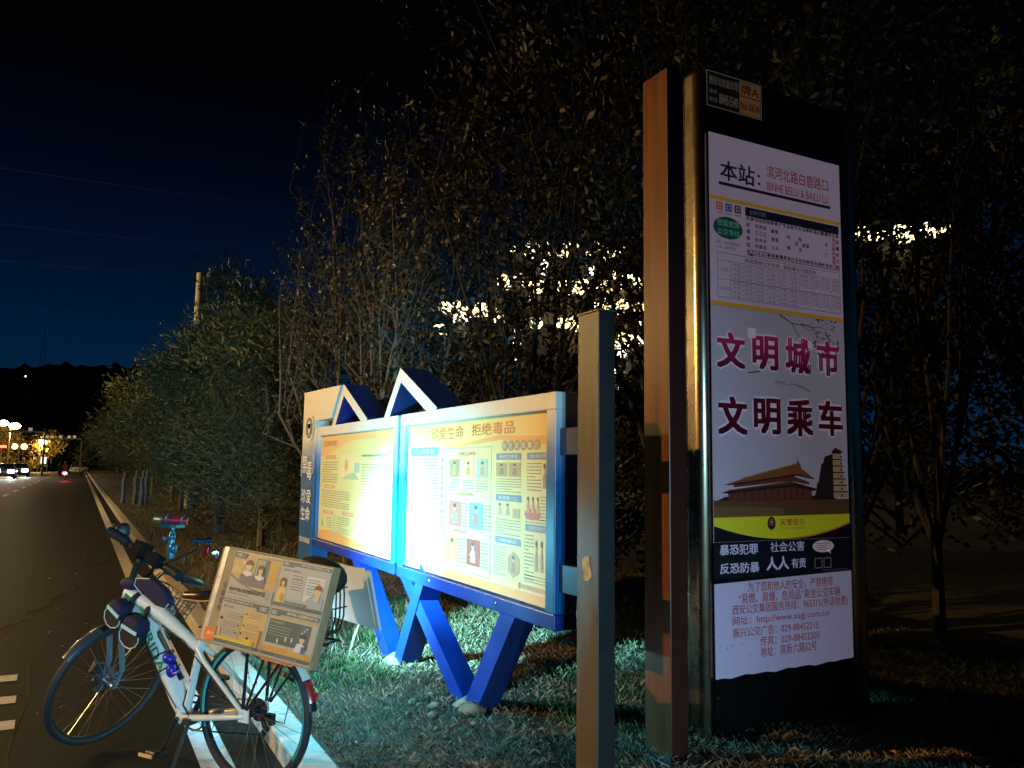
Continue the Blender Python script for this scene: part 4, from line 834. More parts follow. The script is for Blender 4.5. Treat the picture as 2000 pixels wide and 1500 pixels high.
# black bag lid bulging over the top of the carton
bl = MB().ball((0, 0, 0), (.165, .09, .075), 0, 20, 12, TP.to_3x3()); blo = bl.build('black_cover', mat('black_nylon', (.010, .009, .009), .7, var=.3, scale=20, bump=.2), ang=80)
blo.location = PO+TP.to_3x3() @ Vector((.405, .375, -.13)); tag(blo, 'black fabric cover slumped over the back of the cardboard box', 'cover')
# white panel hanging on the far side of the rack
pa = tag(empty('white_panel', BKM @ Vector((-.134, -.405, .742))), 'blank white plastic panel hung on the far side of the rack', 'panel')
Bm = BKM.to_3x3(); QX = Bm @ Vector((-.90, .436, .018)); QX.normalize(); QY = Bm @ Vector((.107, .179, .978)); QY.normalize(); QZ = QX.cross(QY).normalized(); QT = Matrix((QX, QY, QZ)).transposed().to_4x4()
m_pan = mat('panel_plastic', (.62, .66, .68), .4, var=.06, scale=4)
MB().prism([(0, 0), (.50, 0), (.495, .285), (.02, .30)], lambda x, y, d: tuple(QT @ Vector((x, y, d))), -.012, 0).build('sheet', m_pan, pa, smooth=False, bevel=.002)
MB().prism([(.26, .02), (.47, .02), (.46, .30), (.24, .28)], lambda x, y, d: tuple(QT @ Vector((x, y, d))), .001, .004).build('overlay', mat('panel_overlay', (.70, .70, .68), .35), pa, smooth=False)

# ------------------------------------------------------------------ trees
m_bark = mat('bark', (.14, .13, .115), .85, var=.3, scale=30, bump=.3)
m_lime = mat('limewash', (.10, .13, .20), .8, var=.4, scale=12)
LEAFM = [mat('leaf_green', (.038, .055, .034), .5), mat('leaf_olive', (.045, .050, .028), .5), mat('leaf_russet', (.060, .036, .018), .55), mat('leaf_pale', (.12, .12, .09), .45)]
def leaf(mb, p, d, L_, w, rg, mi):
    d = d.normalized(); s_ = d.cross(Vector((rg.gauss(0, 1), rg.gauss(0, 1), rg.gauss(0, 1)))).normalized(); n = d.cross(s_)
    a = p; b = p+d*L_*.5+s_*w*.5-n*w*.12; c = p+d*L_-n*L_*.12; e = p+d*L_*.5-s_*w*.5-n*w*.12
    mb.add([a, b, c, e], [(0, 1, 2), (0, 2, 3)], mi)
def sapling(x, y, h, seed, label, spread=.5, limbs=7, dens=1.0, lean=(0, 0), bias=None, lsize=.072, dark=False):
    rg = random.Random(seed); root = tag(empty('slender_tree', (x, y, gz(x, y)-.05)), label, 'tree', 'slender trees behind the notice board and sign')
    tr_ = MB(); lf = MB()
    def grow(p, d, L_, r, depth, n):
        pts = [p]; rs = [r]; dd = d.copy()
        for i in range(n):
            dd = (dd+Vector((rg.gauss(0, .09), rg.gauss(0, .09), .10 if depth < 2 else .04))).normalized()
            if x+pts[-1].x < 2.45 and dd.x < 0: dd.x *= -.3
            pts.append(pts[-1]+dd*L_/n); rs.append(max(.0013, r*(1-.88*(i+1)/n)))
        tr_.tube(pts, rs, 6 if depth == 0 else (5 if depth == 1 else 3), caps=False)
        if depth < 2:
            k = int((7 if depth == 0 else 4)*dens)+2
            for _ in range(k):
                t = rg.uniform(.22, .95) if depth == 0 else rg.uniform(.15, .95); i = min(n-1, int(t*n)); q = pts[i].lerp(pts[i+1], t*n-i)
                ax = (pts[i+1]-pts[i]).normalized(); o_ = ax.orthogonal(); o_.rotate(Matrix.Rotation(rg.uniform(0, 6.283), 3, ax))
                grow(q, ax*rg.uniform(.75, 1.0)+o_*rg.uniform(.35, .75), L_*rg.uniform(.28, .5), rs[i]*.5, depth+1, 4)
        if depth >= 1:
            k = int(L_*(22 if depth == 2 else 12)*dens*(1.2-.8*min(1, p.z/h)))+1
            for _ in range(k):
                t = rg.uniform(.1, 1); i = min(n-1, int(t*n)); q = pts[i].lerp(pts[i+1], t*n-i)
                leaf(lf, q, Vector((rg.gauss(0, .7), rg.gauss(0, .7), rg.gauss(.05, .6))), lsize*rg.uniform(.6, 1.3), lsize*rg.uniform(.35, .6), rg, rg.choices((0, 1, 2, 3), (5, 4, 2, 1))[0])
    base = h*.11; tp = Vector((lean[0]*base, lean[1]*base, base))
    tr_.tube([(0, 0, 0), tp*.5, tp], [.055, .048, .042], 8, caps=False)
    for i in range(limbs):
        az = 2*math.pi*i/limbs+rg.uniform(-.4, .4); s_ = spread*rg.uniform(.55, 1.2)
        if bias and i < bias[2]: az = bias[0]+rg.uniform(-.35, .35); s_ = bias[1]*rg.uniform(.8, 1.15)
        grow(tp*rg.uniform(.85, 1), Vector((math.cos(az)*s_+lean[0], math.sin(az)*s_+lean[1], 1)), h*rg.uniform(.62, .92), .026, 0, 9)
    tr_.build('trunk', m_shaded_bark if dark else m_bark, root); lf.build('crown', SHADED_LEAF if dark else LEAFM, root, smooth=False)
    return root
m_shaded_bark = mat('shaded_bark', (.022, .018, .014), .9, var=.4, scale=20)
SHADED_LEAF = [mat('leaf_shaded_green', (.010, .014, .008), .6), mat('leaf_shaded_olive', (.014, .013, .007), .6), mat('leaf_shaded_brown', (.022, .012, .006), .6), mat('leaf_shaded_dull', (.03, .025, .016), .6)]  # bark and leaves of the unlit trees, shade put into the colour
sapling(2.75, 7.15, 4.3, 1, 'slender tree nearest behind the board peaks, branches reaching left over the hedge', .28, 7, 1.0, bias=(2.5, .78, 3))
sapling(3.05, 10.2, 5.9, 14, 'airy slender tree farthest back, leaning left across the sky above the hedge', .26, 7, 1.0, lean=(-.04, .10), bias=(2.2, .62, 4))
sapling(3.30, 8.60, 4.9, 2, 'slender tree rising above the middle of the notice board', .27, 8, 1.0)
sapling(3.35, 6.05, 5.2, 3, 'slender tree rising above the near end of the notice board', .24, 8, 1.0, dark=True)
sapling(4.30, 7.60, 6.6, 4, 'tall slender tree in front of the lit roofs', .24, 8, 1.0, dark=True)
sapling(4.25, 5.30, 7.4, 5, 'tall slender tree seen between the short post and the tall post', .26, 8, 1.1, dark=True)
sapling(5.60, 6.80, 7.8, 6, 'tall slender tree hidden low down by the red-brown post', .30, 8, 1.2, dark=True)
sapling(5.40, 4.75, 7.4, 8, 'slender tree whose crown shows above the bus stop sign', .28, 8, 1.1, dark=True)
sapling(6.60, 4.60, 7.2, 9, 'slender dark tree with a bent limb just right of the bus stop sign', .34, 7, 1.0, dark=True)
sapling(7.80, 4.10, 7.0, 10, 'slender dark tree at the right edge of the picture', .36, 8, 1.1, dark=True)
sapling(7.60, 6.20, 7.6, 12, 'slender dark tree behind the bus stop sign and its right neighbour', .36, 8, 1.2, dark=True)

m_nd = [mat('needle_green', (.072, .108, .045), .55), mat('needle_grey', (.095, .115, .065), .55), mat('needle_dark', (.036, .060, .025), .55), mat('needle_lamplit', (.24, .22, .07), .55)]
def bushy(x, y, h, rad, seed, label, n=5200, cat='tree', name='hedge_tree', L_=.15, w=.017, trunk=True, group='bushy trees in the row along the kerb', mats=None, top=.3):
    rg = random.Random(seed); root = tag(empty(name, (x, y, gz(x, y)-.05)), label, cat, group); tr_ = MB(); lf = MB()
    stems = rg.randint(2, 4) if trunk else 5; tips = []
    if trunk: tr_.tube([(0, 0, 0), (rg.uniform(-.05, .05), rg.uniform(-.05, .05), h*.2)], [.075, .06], 8, caps=False)
    for i in range(stems*6):
        az = rg.uniform(0, 6.283); z0_ = h*rg.uniform(.10, .75); t = z0_/h; R_ = rad*(math.sin(math.pi*min(1, .18+t*.80))**.7)*rg.uniform(.6, 1.1)
        p0 = Vector((0, 0, z0_*.8)); p2 = Vector((math.cos(az)*R_, math.sin(az)*R_, z0_+h*rg.uniform(.10, .28))); p1 = p0.lerp(p2, .5)+Vector((0, 0, rg.uniform(-.1, .12)))
        tr_.tube([p0, p1, p2], [.022, .014, .006], 4, caps=False); tips += [(p0.lerp(p1, .6), .5), (p1, .8), (p1.lerp(p2, .5), 1), (p2, 1)]
    tr_.tube([(0, 0, h*.18), (rg.uniform(-.1, .1), rg.uniform(-.1, .1), h*.55), (rg.uniform(-.15, .15), rg.uniform(-.15, .15), h*.93)], [.05, .035, .008], 6, caps=False)
    for _ in range(26): tips.append((Vector((rg.gauss(0, rad*.30), rg.gauss(0, rad*.30), h*rg.uniform(.70, .98))), 1))
    for (c, k) in tips:
        m_ = int(n/len(tips)*k*rg.uniform(.5, 1.5)); hue = rg.random(); sg = rad*.15
        axis = Vector((c.x, c.y, rg.uniform(-.2, .9)*rad)).normalized()
        for _ in range(m_):
            q = c+Vector((rg.gauss(0, sg), rg.gauss(0, sg), rg.gauss(0, sg*.9))); tt_ = q.z/h
            if q.z < .12: continue
            d = axis*.8+Vector((rg.gauss(0, .55), rg.gauss(0, .55), rg.gauss(-.15 if tt_ < .8 else .15, .45)))
            mi = (3 if rg.random() < top*1.4 and tt_ > .78 else (0 if hue < .45 else 1 if hue < .75 else 2))  # crown tops get yellower leaves, lamplight put into their colour
            if rg.random() < .2: mi = rg.choice((0, 1, 2))
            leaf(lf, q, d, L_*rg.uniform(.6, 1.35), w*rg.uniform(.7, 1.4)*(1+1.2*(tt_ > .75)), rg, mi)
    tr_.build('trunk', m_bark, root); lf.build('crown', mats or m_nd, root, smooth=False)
    return root
HB = [(2.75, 14.2, 3.55, 1.55, 'bushy tree nearest the far end of the notice board', 7500), (3.6, 16.6, 4.6, 1.75, 'largest bushy tree, its crown beside the concrete pole', 8500), (2.55, 17.6, 3.9, 1.5, 'bushy tree behind the bicycle handlebar, leaning over the kerb', 6500),
      (3.2, 21.5, 4.9, 1.9, 'bushy tree beyond the concrete pole', 6500), (2.7, 26, 4.5, 1.7, 'bushy tree midway along the kerb above the dim trunks', 5000), (3.0, 32, 4.5, 1.9, 'bushy tree above the limewashed trunks', 4500),
      (2.9, 40, 4.6, 2.1, 'sixth bushy tree down the kerb past the limewashed trunks', 3600), (2.9, 50, 4.7, 2.3, 'seventh bushy tree down the kerb, small with distance', 2800), (3.0, 64, 4.8, 2.6, 'eighth bushy tree down the kerb, near the parked cars', 2200), (3.2, 86, 5, 3.2, 'last bushy tree before the parked cars', 2000)]
for i, (x, y, h, r_, lb, n) in enumerate(HB):
    k = 1+max(0, y-22)/26
    bushy(x, y, h*1.10, r_, 40+i, lb, int(n*2.3), L_=.16*k, w=.017*k)
# limewashed young trunks standing on the verge
for i, (px_, py_, dd_) in enumerate(((240, 968, 30), (263, 972, 28), (276, 975, 27), (284, 972, 28))):
    p = pix(px_, py_, dd_); b = MB().tube([(0, 0, 0), (.02, 0, .5), (.0, .02, .95)], [.085, .07, .065], 8, caps=False)
    b.tube([(.0, .02, .45), (.03, 0, 1.2)], [.054, .04], 8, 1, caps=False)
    o = b.build('limewashed_trunk', [m_lime, m_bark]); o.location = (p.x, p.y, gz(p.x, p.y)-.05)
    tag(o, 'limewashed tree trunk under the bushy trees: '+('leftmost, by itself', 'second from the left', 'third from the left', 'rightmost of the cluster')[i], 'trunk', 'limewashed trunks')
# dark shrubs that close the view behind the board and the sign
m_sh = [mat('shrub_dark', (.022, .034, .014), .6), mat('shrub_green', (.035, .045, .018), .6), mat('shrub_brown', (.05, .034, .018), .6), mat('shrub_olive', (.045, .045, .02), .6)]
SB = [(3.9, 10.6, 2.3, 1.2, 'dark shrub behind the far half of the notice board'), (5.0, 9.6, 2.5, 1.3, 'dark shrub behind the middle of the notice board'), (5.5, 8.2, 2.6, 1.3, 'dark shrub behind the near half of the notice board'), (6.6, 7.6, 2.9, 1.4, 'dark shrub between the short post and tall post'),
      (7.6, 7.4, 3.4, 1.6, 'dark shrub behind the tall red-brown post'), (8.8, 6.6, 3.6, 1.7, 'dark shrub behind the bus stop sign'), (9.6, 5.2, 3.8, 1.8, 'dark shrub right of the bus stop sign'), (10.2, 3.8, 3.6, 1.8, 'dark shrub at the right edge of the picture')]
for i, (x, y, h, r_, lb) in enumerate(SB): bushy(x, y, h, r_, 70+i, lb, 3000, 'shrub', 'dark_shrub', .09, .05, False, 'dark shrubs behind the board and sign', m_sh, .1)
SB += [(11.5, 6.0, 3.6, 2.2, 'wide dark shrub at the back, just right of the sign'), (12.5, 4.2, 3.6, 2.2, 'wide dark shrub at the back near the right edge'), (12.5, 2.4, 3.6, 2.2, 'wide dark shrub furthest right at the back'), (9.4, 2.6, 2.4, 1.5, 'low dark shrub cut by the right edge')]
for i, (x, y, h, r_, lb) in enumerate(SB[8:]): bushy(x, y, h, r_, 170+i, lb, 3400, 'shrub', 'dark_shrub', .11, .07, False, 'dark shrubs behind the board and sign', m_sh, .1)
SB2 = [(9.5, 13, 6.5, 2.6, 'broad dark tree behind the lit roofs side of the board'), (12, 9.5, 7.5, 3.0, 'broad dark tree filling the gap left of the tall post'), (14, 6.5, 8, 3.2, 'broad dark tree filling the gap right of the sign'), (8.0, 17.5, 4.2, 2.2, 'broad dark tree seen low through the gap above the board')]
SB2 += [(17, 10.5, 10, 3.6, 'tall broad dark tree far behind the bus stop sign'), (15.5, 3.6, 10, 3.4, 'tall broad dark tree at the right edge behind the slender tree'), (20, 7, 11, 4.2, 'tallest broad dark tree at the back right of the sign')]
for i, (x, y, h, r_, lb) in enumerate(SB2[2:]): bushy(x, y, h, r_, 90+i, lb, 3600, 'tree', 'broad_tree', .16, .09, True, 'broad dark trees at the back', m_sh, .1)

# ------------------------------------------------------------------ stones at the foot of the near leg
m_st = mat('stone', (.17, .13, .09), .9, var=.25, scale=18, bump=.4)
rs_ = random.Random(8)
def stone(x, y, s_, label, name='stone', group='loose stones by the near leg'):
    b = MB().ball((0, 0, 0), (s_, s_*rs_.uniform(.6, .95), s_*rs_.uniform(.45, .7)), 0, 10, 6)
    b.v = [tuple(Vector(v)*(1+rs_.uniform(-.13, .13))) for v in b.v]
    o = b.build(name, m_st, ang=50); o.location = (x, y, gz(x, y)+s_*.25); o.rotation_euler = (0, 0, rs_.uniform(0, 6)); return tag(o, label, 'stone', group)
stone(1.99, 4.20, .075, 'largest rough stone, wedged against the foot of the near board leg')
for k, (x, y, s_, lb) in enumerate(((1.86, 4.42, .040, 'fist-sized stone left of the wedged stone'), (1.80, 4.30, .032, 'stone in front of the wedged stone'), (1.78, 4.55, .028, 'flat stone furthest left of the near leg'), (1.92, 4.62, .026, 'small stone tucked behind the leg foot'), (1.75, 4.12, .024, 'small stone in front, nearest the kerb'), (1.92, 4.02, .028, 'stone right of the wedged stone'), (1.84, 3.92, .020, 'pebble furthest right of the near leg'), (1.70, 4.42, .020, 'pebble on the grass between leg and kerb'))): stone(x, y, s_, lb)

# ------------------------------------------------------------------ pole, wires, hill, mast
p = pix(392, 590, 26.0); m_con = mat('concrete', (.62, .55, .42), .8, var=.15, scale=6)
pole = tag(empty('utility_pole', (p.x, p.y, 0)), 'pale concrete utility pole rising out of the bushy trees', 'utility pole')
MB().tube([(0, 0, 0), (0, 0, p.z+.93)], [.24, .165], 16).build('shaft', m_con, pole); MB().tube([(.20, -.11, 0), (.20, -.11, p.z+.80)], [.05, .045], 10).build('conduit', m_con, pole)
MB().ring((0, 0, p.z-.3), (0, 0, 1), .15, .02, 20, 6).build('band', MATS['worn_alloy'], pole)
m_wire = mat('wire', (.07, .058, .06), .5)
def wire_run(a, b, sag, label, r=.014):
    A, B = Vector(a), Vector(b); pts = [A.lerp(B, i/40)-Vector((0, 0, sag*4*(i/40)*(1-i/40))) for i in range(41)]
    o = MB().tube(pts, r, 5).build('overhead_wire', m_wire); tag(o, label, 'wire', 'overhead wires across the sky')
for (y0_, y1_, lb) in ((322, 412, 'uppermost wire across the sky'), (428, 488, 'middle wire across the sky'), (498, 540, 'lowest clearly seen wire across the sky'), (586, 604, 'faint wire low over the hill')):
    a = pix(-300, y0_-44*(y1_-y0_)/90, 42); b = pix(900, y1_+20, 58); wire_run(a, b, .5, lb, .011 if y0_ < 580 else .007)
m_hill = mat('hill_scrub', (.010, .012, .010), .95, var=.4, scale=.05)
hl_ = MB(); rh = random.Random(6); NH = 420; rows = 8; prof = []
for i in range(NH+1):
    t = i/NH; x = -700+1700*t; z = 87-.055*(x+150)+6*math.sin(x*.011)+3*math.sin(x*.037+1)+rh.uniform(0, 2.6)*(1 if rh.random() < .8 else 2.2); prof.append((x, max(20, min(110, z))))
for j in range(rows+1):
    s_ = j/rows
    for (x, z) in prof: hl_.v.append((x, 760-220*(1-s_**1.6)*.9, -1+(z+1)*s_**.8))
hl_.f = [(j*(NH+1)+i, j*(NH+1)+i+1, (j+1)*(NH+1)+i+1, (j+1)*(NH+1)+i) for j in range(rows) for i in range(NH)]; hl_.m = [0]*len(hl_.f)
tag(hl_.build('hill', m_hill, smooth=False), kind='structure')
p = pixY(83, 712, 750); mast = tag(empty('radio_mast', (p.x, 750, p.z-8)), 'thin lattice radio mast on the skyline of the hill', 'mast'); b = MB(); HM = 36
for k in range(12):
    w0, w1 = 2.4*(1-k/13), 2.4*(1-(k+1)/13); z0_, z1_ = HM*k/12, HM*(k+1)/12
    for q in range(4):
        c0, c1 = [(-1, -1), (1, -1), (1, 1), (-1, 1)][q], [(-1, -1), (1, -1), (1, 1), (-1, 1)][(q+1) % 4]
        b.tube([(c0[0]*w0, c0[1]*w0, z0_), (c0[0]*w1, c0[1]*w1, z1_)], .13, 4); b.tube([(c0[0]*w0, c0[1]*w0, z0_), (c1[0]*w1, c1[1]*w1, z1_)], .07, 3)
b.build('lattice', m_dark, mast); MB().tube([(0, 0, HM), (0, 0, HM+6)], .15, 5).build('aerial', m_dark, mast)
p = pixY(50, 735, 640); tag(MB().ball((0, 0, 0), .55, 0, 10, 6).build('hill_lamp', mat('far_lamp', (1, 1, 1), .5, emit=4, ecol=(.9, .95, 1))), 'single tiny white lamp on the dark hillside', 'lamp').location = (p.x, 640, p.z)

# ------------------------------------------------------------------ lit roofs beyond the trees
m_wallb = mat('dark_facade', (.05, .045, .04), .8); m_led = mat('warm_led', (1, .8, .5), .5, emit=5, ecol=(1, .78, .36)); m_ledw = mat('white_led', (1, 1, 1), .5, emit=6, ecol=(1, .93, .76))
def pavilion(cx_, cy_, rz, tiers, label, lit_cols=True):
    root = tag(empty('lit_building', (cx_, cy_, 0), rz), label, 'building', 'lit buildings beyond the trees')
    b = MB(); r_ = MB()
    for (z0_, z1_, w, d, ov) in tiers:
        b.box((-w/2, -d/2, z0_), (w/2, d/2, z1_))
        e = ov
        V = [(-w/2-e, -d/2-e, z1_), (w/2+e, -d/2-e, z1_), (w/2+e, d/2+e, z1_), (-w/2-e, d/2+e, z1_), (-w/2+e*.6, -d/2+e*.6, z1_+e*.9), (w/2-e*.6, -d/2+e*.6, z1_+e*.9), (w/2-e*.6, d/2-e*.6, z1_+e*.9), (-w/2+e*.6, d/2-e*.6, z1_+e*.9)]
        r_.add(V, [(3, 2, 1, 0), (4, 5, 6, 7), (0, 1, 5, 4), (1, 2, 6, 5), (2, 3, 7, 6), (3, 0, 4, 7)])
    b.build('wall', m_wallb, root, smooth=False); ro = r_.build('roof', m_wallb, root, smooth=False)
    rl_ = random.Random(int(cx_*10))
    def string(a, b, sagz, name, r, gap, m_):      # a run of lamps of uneven size, some of them dark
        A, B = Vector(a), Vector(b); n_ = max(3, int((B-A).length/.34)); mb = MB(); on = True
        for k in range(n_+1):
            if rl_.random() < gap: on = not on
            t = k/n_; q = A.lerp(B, t); q.z += sagz*abs(2*t-1)**3
            if on: mb.ball(q, r*rl_.uniform(.35, 2.1), 0, 8, 5)
        if mb.v: mb.build(name, m_, ro)
    for k_, (z0_, z1_, w, d, ov) in enumerate(tiers):
        h_ = w/2+ov; y_ = -d/2-ov-.05
        string((-h_, y_, z1_+.05), (h_, y_, z1_+.05), .45, 'light_strip', .30, .5, m_led)
        if k_ == len(tiers)-1: string((-h_+1.6*ov, -d/2+ov*.6-.1, z1_+ov*.95), (h_-1.6*ov, -d/2+ov*.6-.1, z1_+ov*.95), .2, 'ridge_light', .26, .5, m_led)
        for s_ in (1, -1): string((s_*h_, y_, z1_+.4), (s_*(h_-1.5*ov), -d/2+ov*.5, z1_+ov*.95), 0, 'hip_light', .24, .4, m_led)
        if lit_cols:
            for s_ in (1, -1): string((s_*w*.32, -d/2-.15, z0_+.6*(z1_-z0_)), (s_*w*.32, -d/2-.15, z1_-.3), 0, 'column_light', .20, .45, m_ledw)
    return root
c = pix(1105, 600, 62); pavilion(c.x, c.y, -R(28), [(0, 11.6, 11.5, 8, 1.5), (11.6, 14.4, 8.4, 6, 1.5), (14.4, 17.0, 5.4, 4.2, 1.4)], 'tall tiered building outlined in warm lights behind the slender trees')
c = pix(905, 640, 64); pavilion(c.x, c.y, -R(28), [(0, 11.6, 3.0, 3.2, .8), (11.6, 13.4, 1.8, 2.0, .7)], 'narrow lit turret left of the tiered building')
c = pix(1225, 660, 60); pavilion(c.x, c.y, -R(28), [(0, 10.6, 4.5, 4, 1.0), (10.6, 12.6, 3.0, 3, .9)], 'lower lit pavilion showing beside the short post')
c = pix(1765, 500, 60); pavilion(c.x, c.y, -R(50), [(0, 18.2, 4.0, 4, .9)], 'lit building showing through the dark right of the sign', False)

# ------------------------------------------------------------------ the far end of the road: lamps, gantry, trees, traffic
m_gold = mat('sodium_glass', (1, .8, .4), .5, emit=60, ecol=(1, .72, .30)); m_pole = mat('lamp_pole', (.10, .09, .08), .6)
def street_lamp(p, label, power=900, col=(1, .62, .20), gm=None, r=.35):
    root = tag(empty('street_lamp', (p.x, p.y, 0)), label, 'street lamp', 'street lamps at the far end of the road')
    MB().tube([(0, 0, 0), (0, 0, p.z-.6), (.1, 0, p.z+.15), (.5, 0, p.z+.25)], [.12, .08, .06, .05], 8).build('pole', m_pole, root)
    MB().ball((.5, 0, p.z), (r*1.5, r, r*.9), 0, 14, 8).build('lamp_head', gm or m_gold, root)
    if power: point('lamp_light', (p.x+.5, p.y, p.z-1.0), power, col, .3)
L0 = pixY(20, 832, 118); street_lamp(L0, 'brightest street lamp, glowing amber above the oncoming cars', 2000, r=.42)
L1 = pixY(-3, 826, 112); street_lamp(L1, 'amber street lamp cut by the left edge of the picture', 2200, r=.36)
street_lamp(pixY(28, 859, 160), 'small white street lamp below the brightest amber lamp', 900, r=.36)
street_lamp(pixY(77, 863, 165), 'small white street lamp beside the yellow-lit tree', 2000, r=.42)
street_lamp(pixY(104, 850, 180), 'dim round street lamp furthest right above the gantry beam', 700, r=.40, gm=mat('dim_glass', (1, .9, .6), .5, emit=5, ecol=(1, .9, .55)))
m_amb = mat('amber_signal', (1, .5, .1), .5, emit=9, ecol=(1, .50, .10)); m_rsig = mat('red_signal', (1, .1, .05), .5, emit=5, ecol=(1, .10, .04))
p = pixY(38, 872, 128); sg_ = tag(empty('traffic_signal', (p.x, p.y, 0)), 'twin amber warning lights side by side on a pole', 'traffic signal')
MB().tube([(0, 0, 0), (0, 0, p.z+1.6)], .09, 8).build('pole', m_pole, sg_)
for dx in (-.55, .55):
    MB().box((dx-.45, .05, p.z-.45), (dx+.45, .25, p.z+.45)).build('housing', m_dark, sg_, smooth=False); MB().cyl((dx, .03, p.z), (dx, -.02, p.z), .38, 18).build('lens', m_amb, sg_)
p = pixY(3, 872, 125); rsg = tag(empty('red_sign', (p.x, p.y, 0)), 'glowing red bar sign at the left edge above the cars', 'sign'); MB().tube([(0, 0, 0), (0, 0, p.z)], .08, 8).build('pole', m_pole, rsg); MB().box((-.7, -.1, p.z-.16), (.55, .1, p.z+.16)).build('light_bar', m_rsig, rsg, smooth=False)
p = pixY(85, 899, 140); ws = tag(empty('lit_sign', (p.x, p.y, 0)), 'small white lit box sign beside the far carriageway', 'sign'); MB().tube([(0, 0, 0), (0, 0, p.z)], .1, 8).build('pole', m_pole, ws); MB().box((-.36, -.1, p.z-.5), (.36, .1, p.z+.5)).build('light_box', mat('white_box', (.9, 1, .98), .5, emit=1.4, ecol=(.8, 1, .95)), ws, smooth=False)
def gantry(y, px_l, px_r, py, label, lamps):
    a, b = pixY(px_l, py, y), pixY(px_r, py, y); root = tag(empty('gantry', (b.x, y, 0)), label, 'gantry', 'beams across the far road')
    MB().tube([(0, 0, 0), (0, 0, b.z)], .12, 8).build('post', m_pole, root); MB().tube([(a.x-b.x, 0, a.z), (0, 0, b.z)], .10, 8).build('beam', mat('grey_steel', (.16, .15, .13), .6), root)
    for t in lamps:
        q = Vector((a.x-b.x, 0, a.z)).lerp(Vector((0, 0, b.z)), t); MB().box((q.x-.2, -.15, q.z+.1), (q.x+.2, .15, q.z+.45)).build('camera_lamp', mat('gantry_lamp', (.7, .7, .65), .5, emit=.15, ecol=(1, .9, .7)), root, smooth=False)
gantry(135, -60, 160, 857, 'thin grey beam with camera lamps spanning the far road', (.68, .72, .80, .88, .93)); gantry(110, -60, 88, 843, 'dark beam below the brightest street lamp', (.80,))
m_au = [mat('lamplit_gold', (.30, .22, .05), .6), mat('lamplit_olive', (.20, .17, .05), .6), mat('lamplit_brown', (.14, .09, .03), .6), mat('lamplit_yellow', (.36, .28, .07), .6)]  # yellow of the nearby lamps put into the leaf colours
for i, (px_, y_, h, r_, lb, n) in enumerate(((-4, 130, 6.0, 3.2, 'yellow-lit tree under the amber lamp at the left edge', 1600), (22, 150, 6.0, 3.4, 'yellow-lit tree behind the twin amber lights', 1600), (48, 168, 5.6, 3.4, 'yellow-lit tree left of the white box sign', 1400), (92, 172, 6.6, 3.2, 'brightest yellow-lit tree, right of the small white lamp', 1800), (118, 195, 7.5, 5, 'dark green tree behind the scooter riders', 1200), (142, 210, 8, 5.5, 'dark green tree behind the parked white car', 1200))):
    p = pixY(px_, 905, y_); bushy(p.x, y_, h, r_, 120+i, lb, n, 'tree', 'roadside_tree', .5, .32, True, 'trees at the far end of the road', m_au if i < 4 else m_sh, .5)
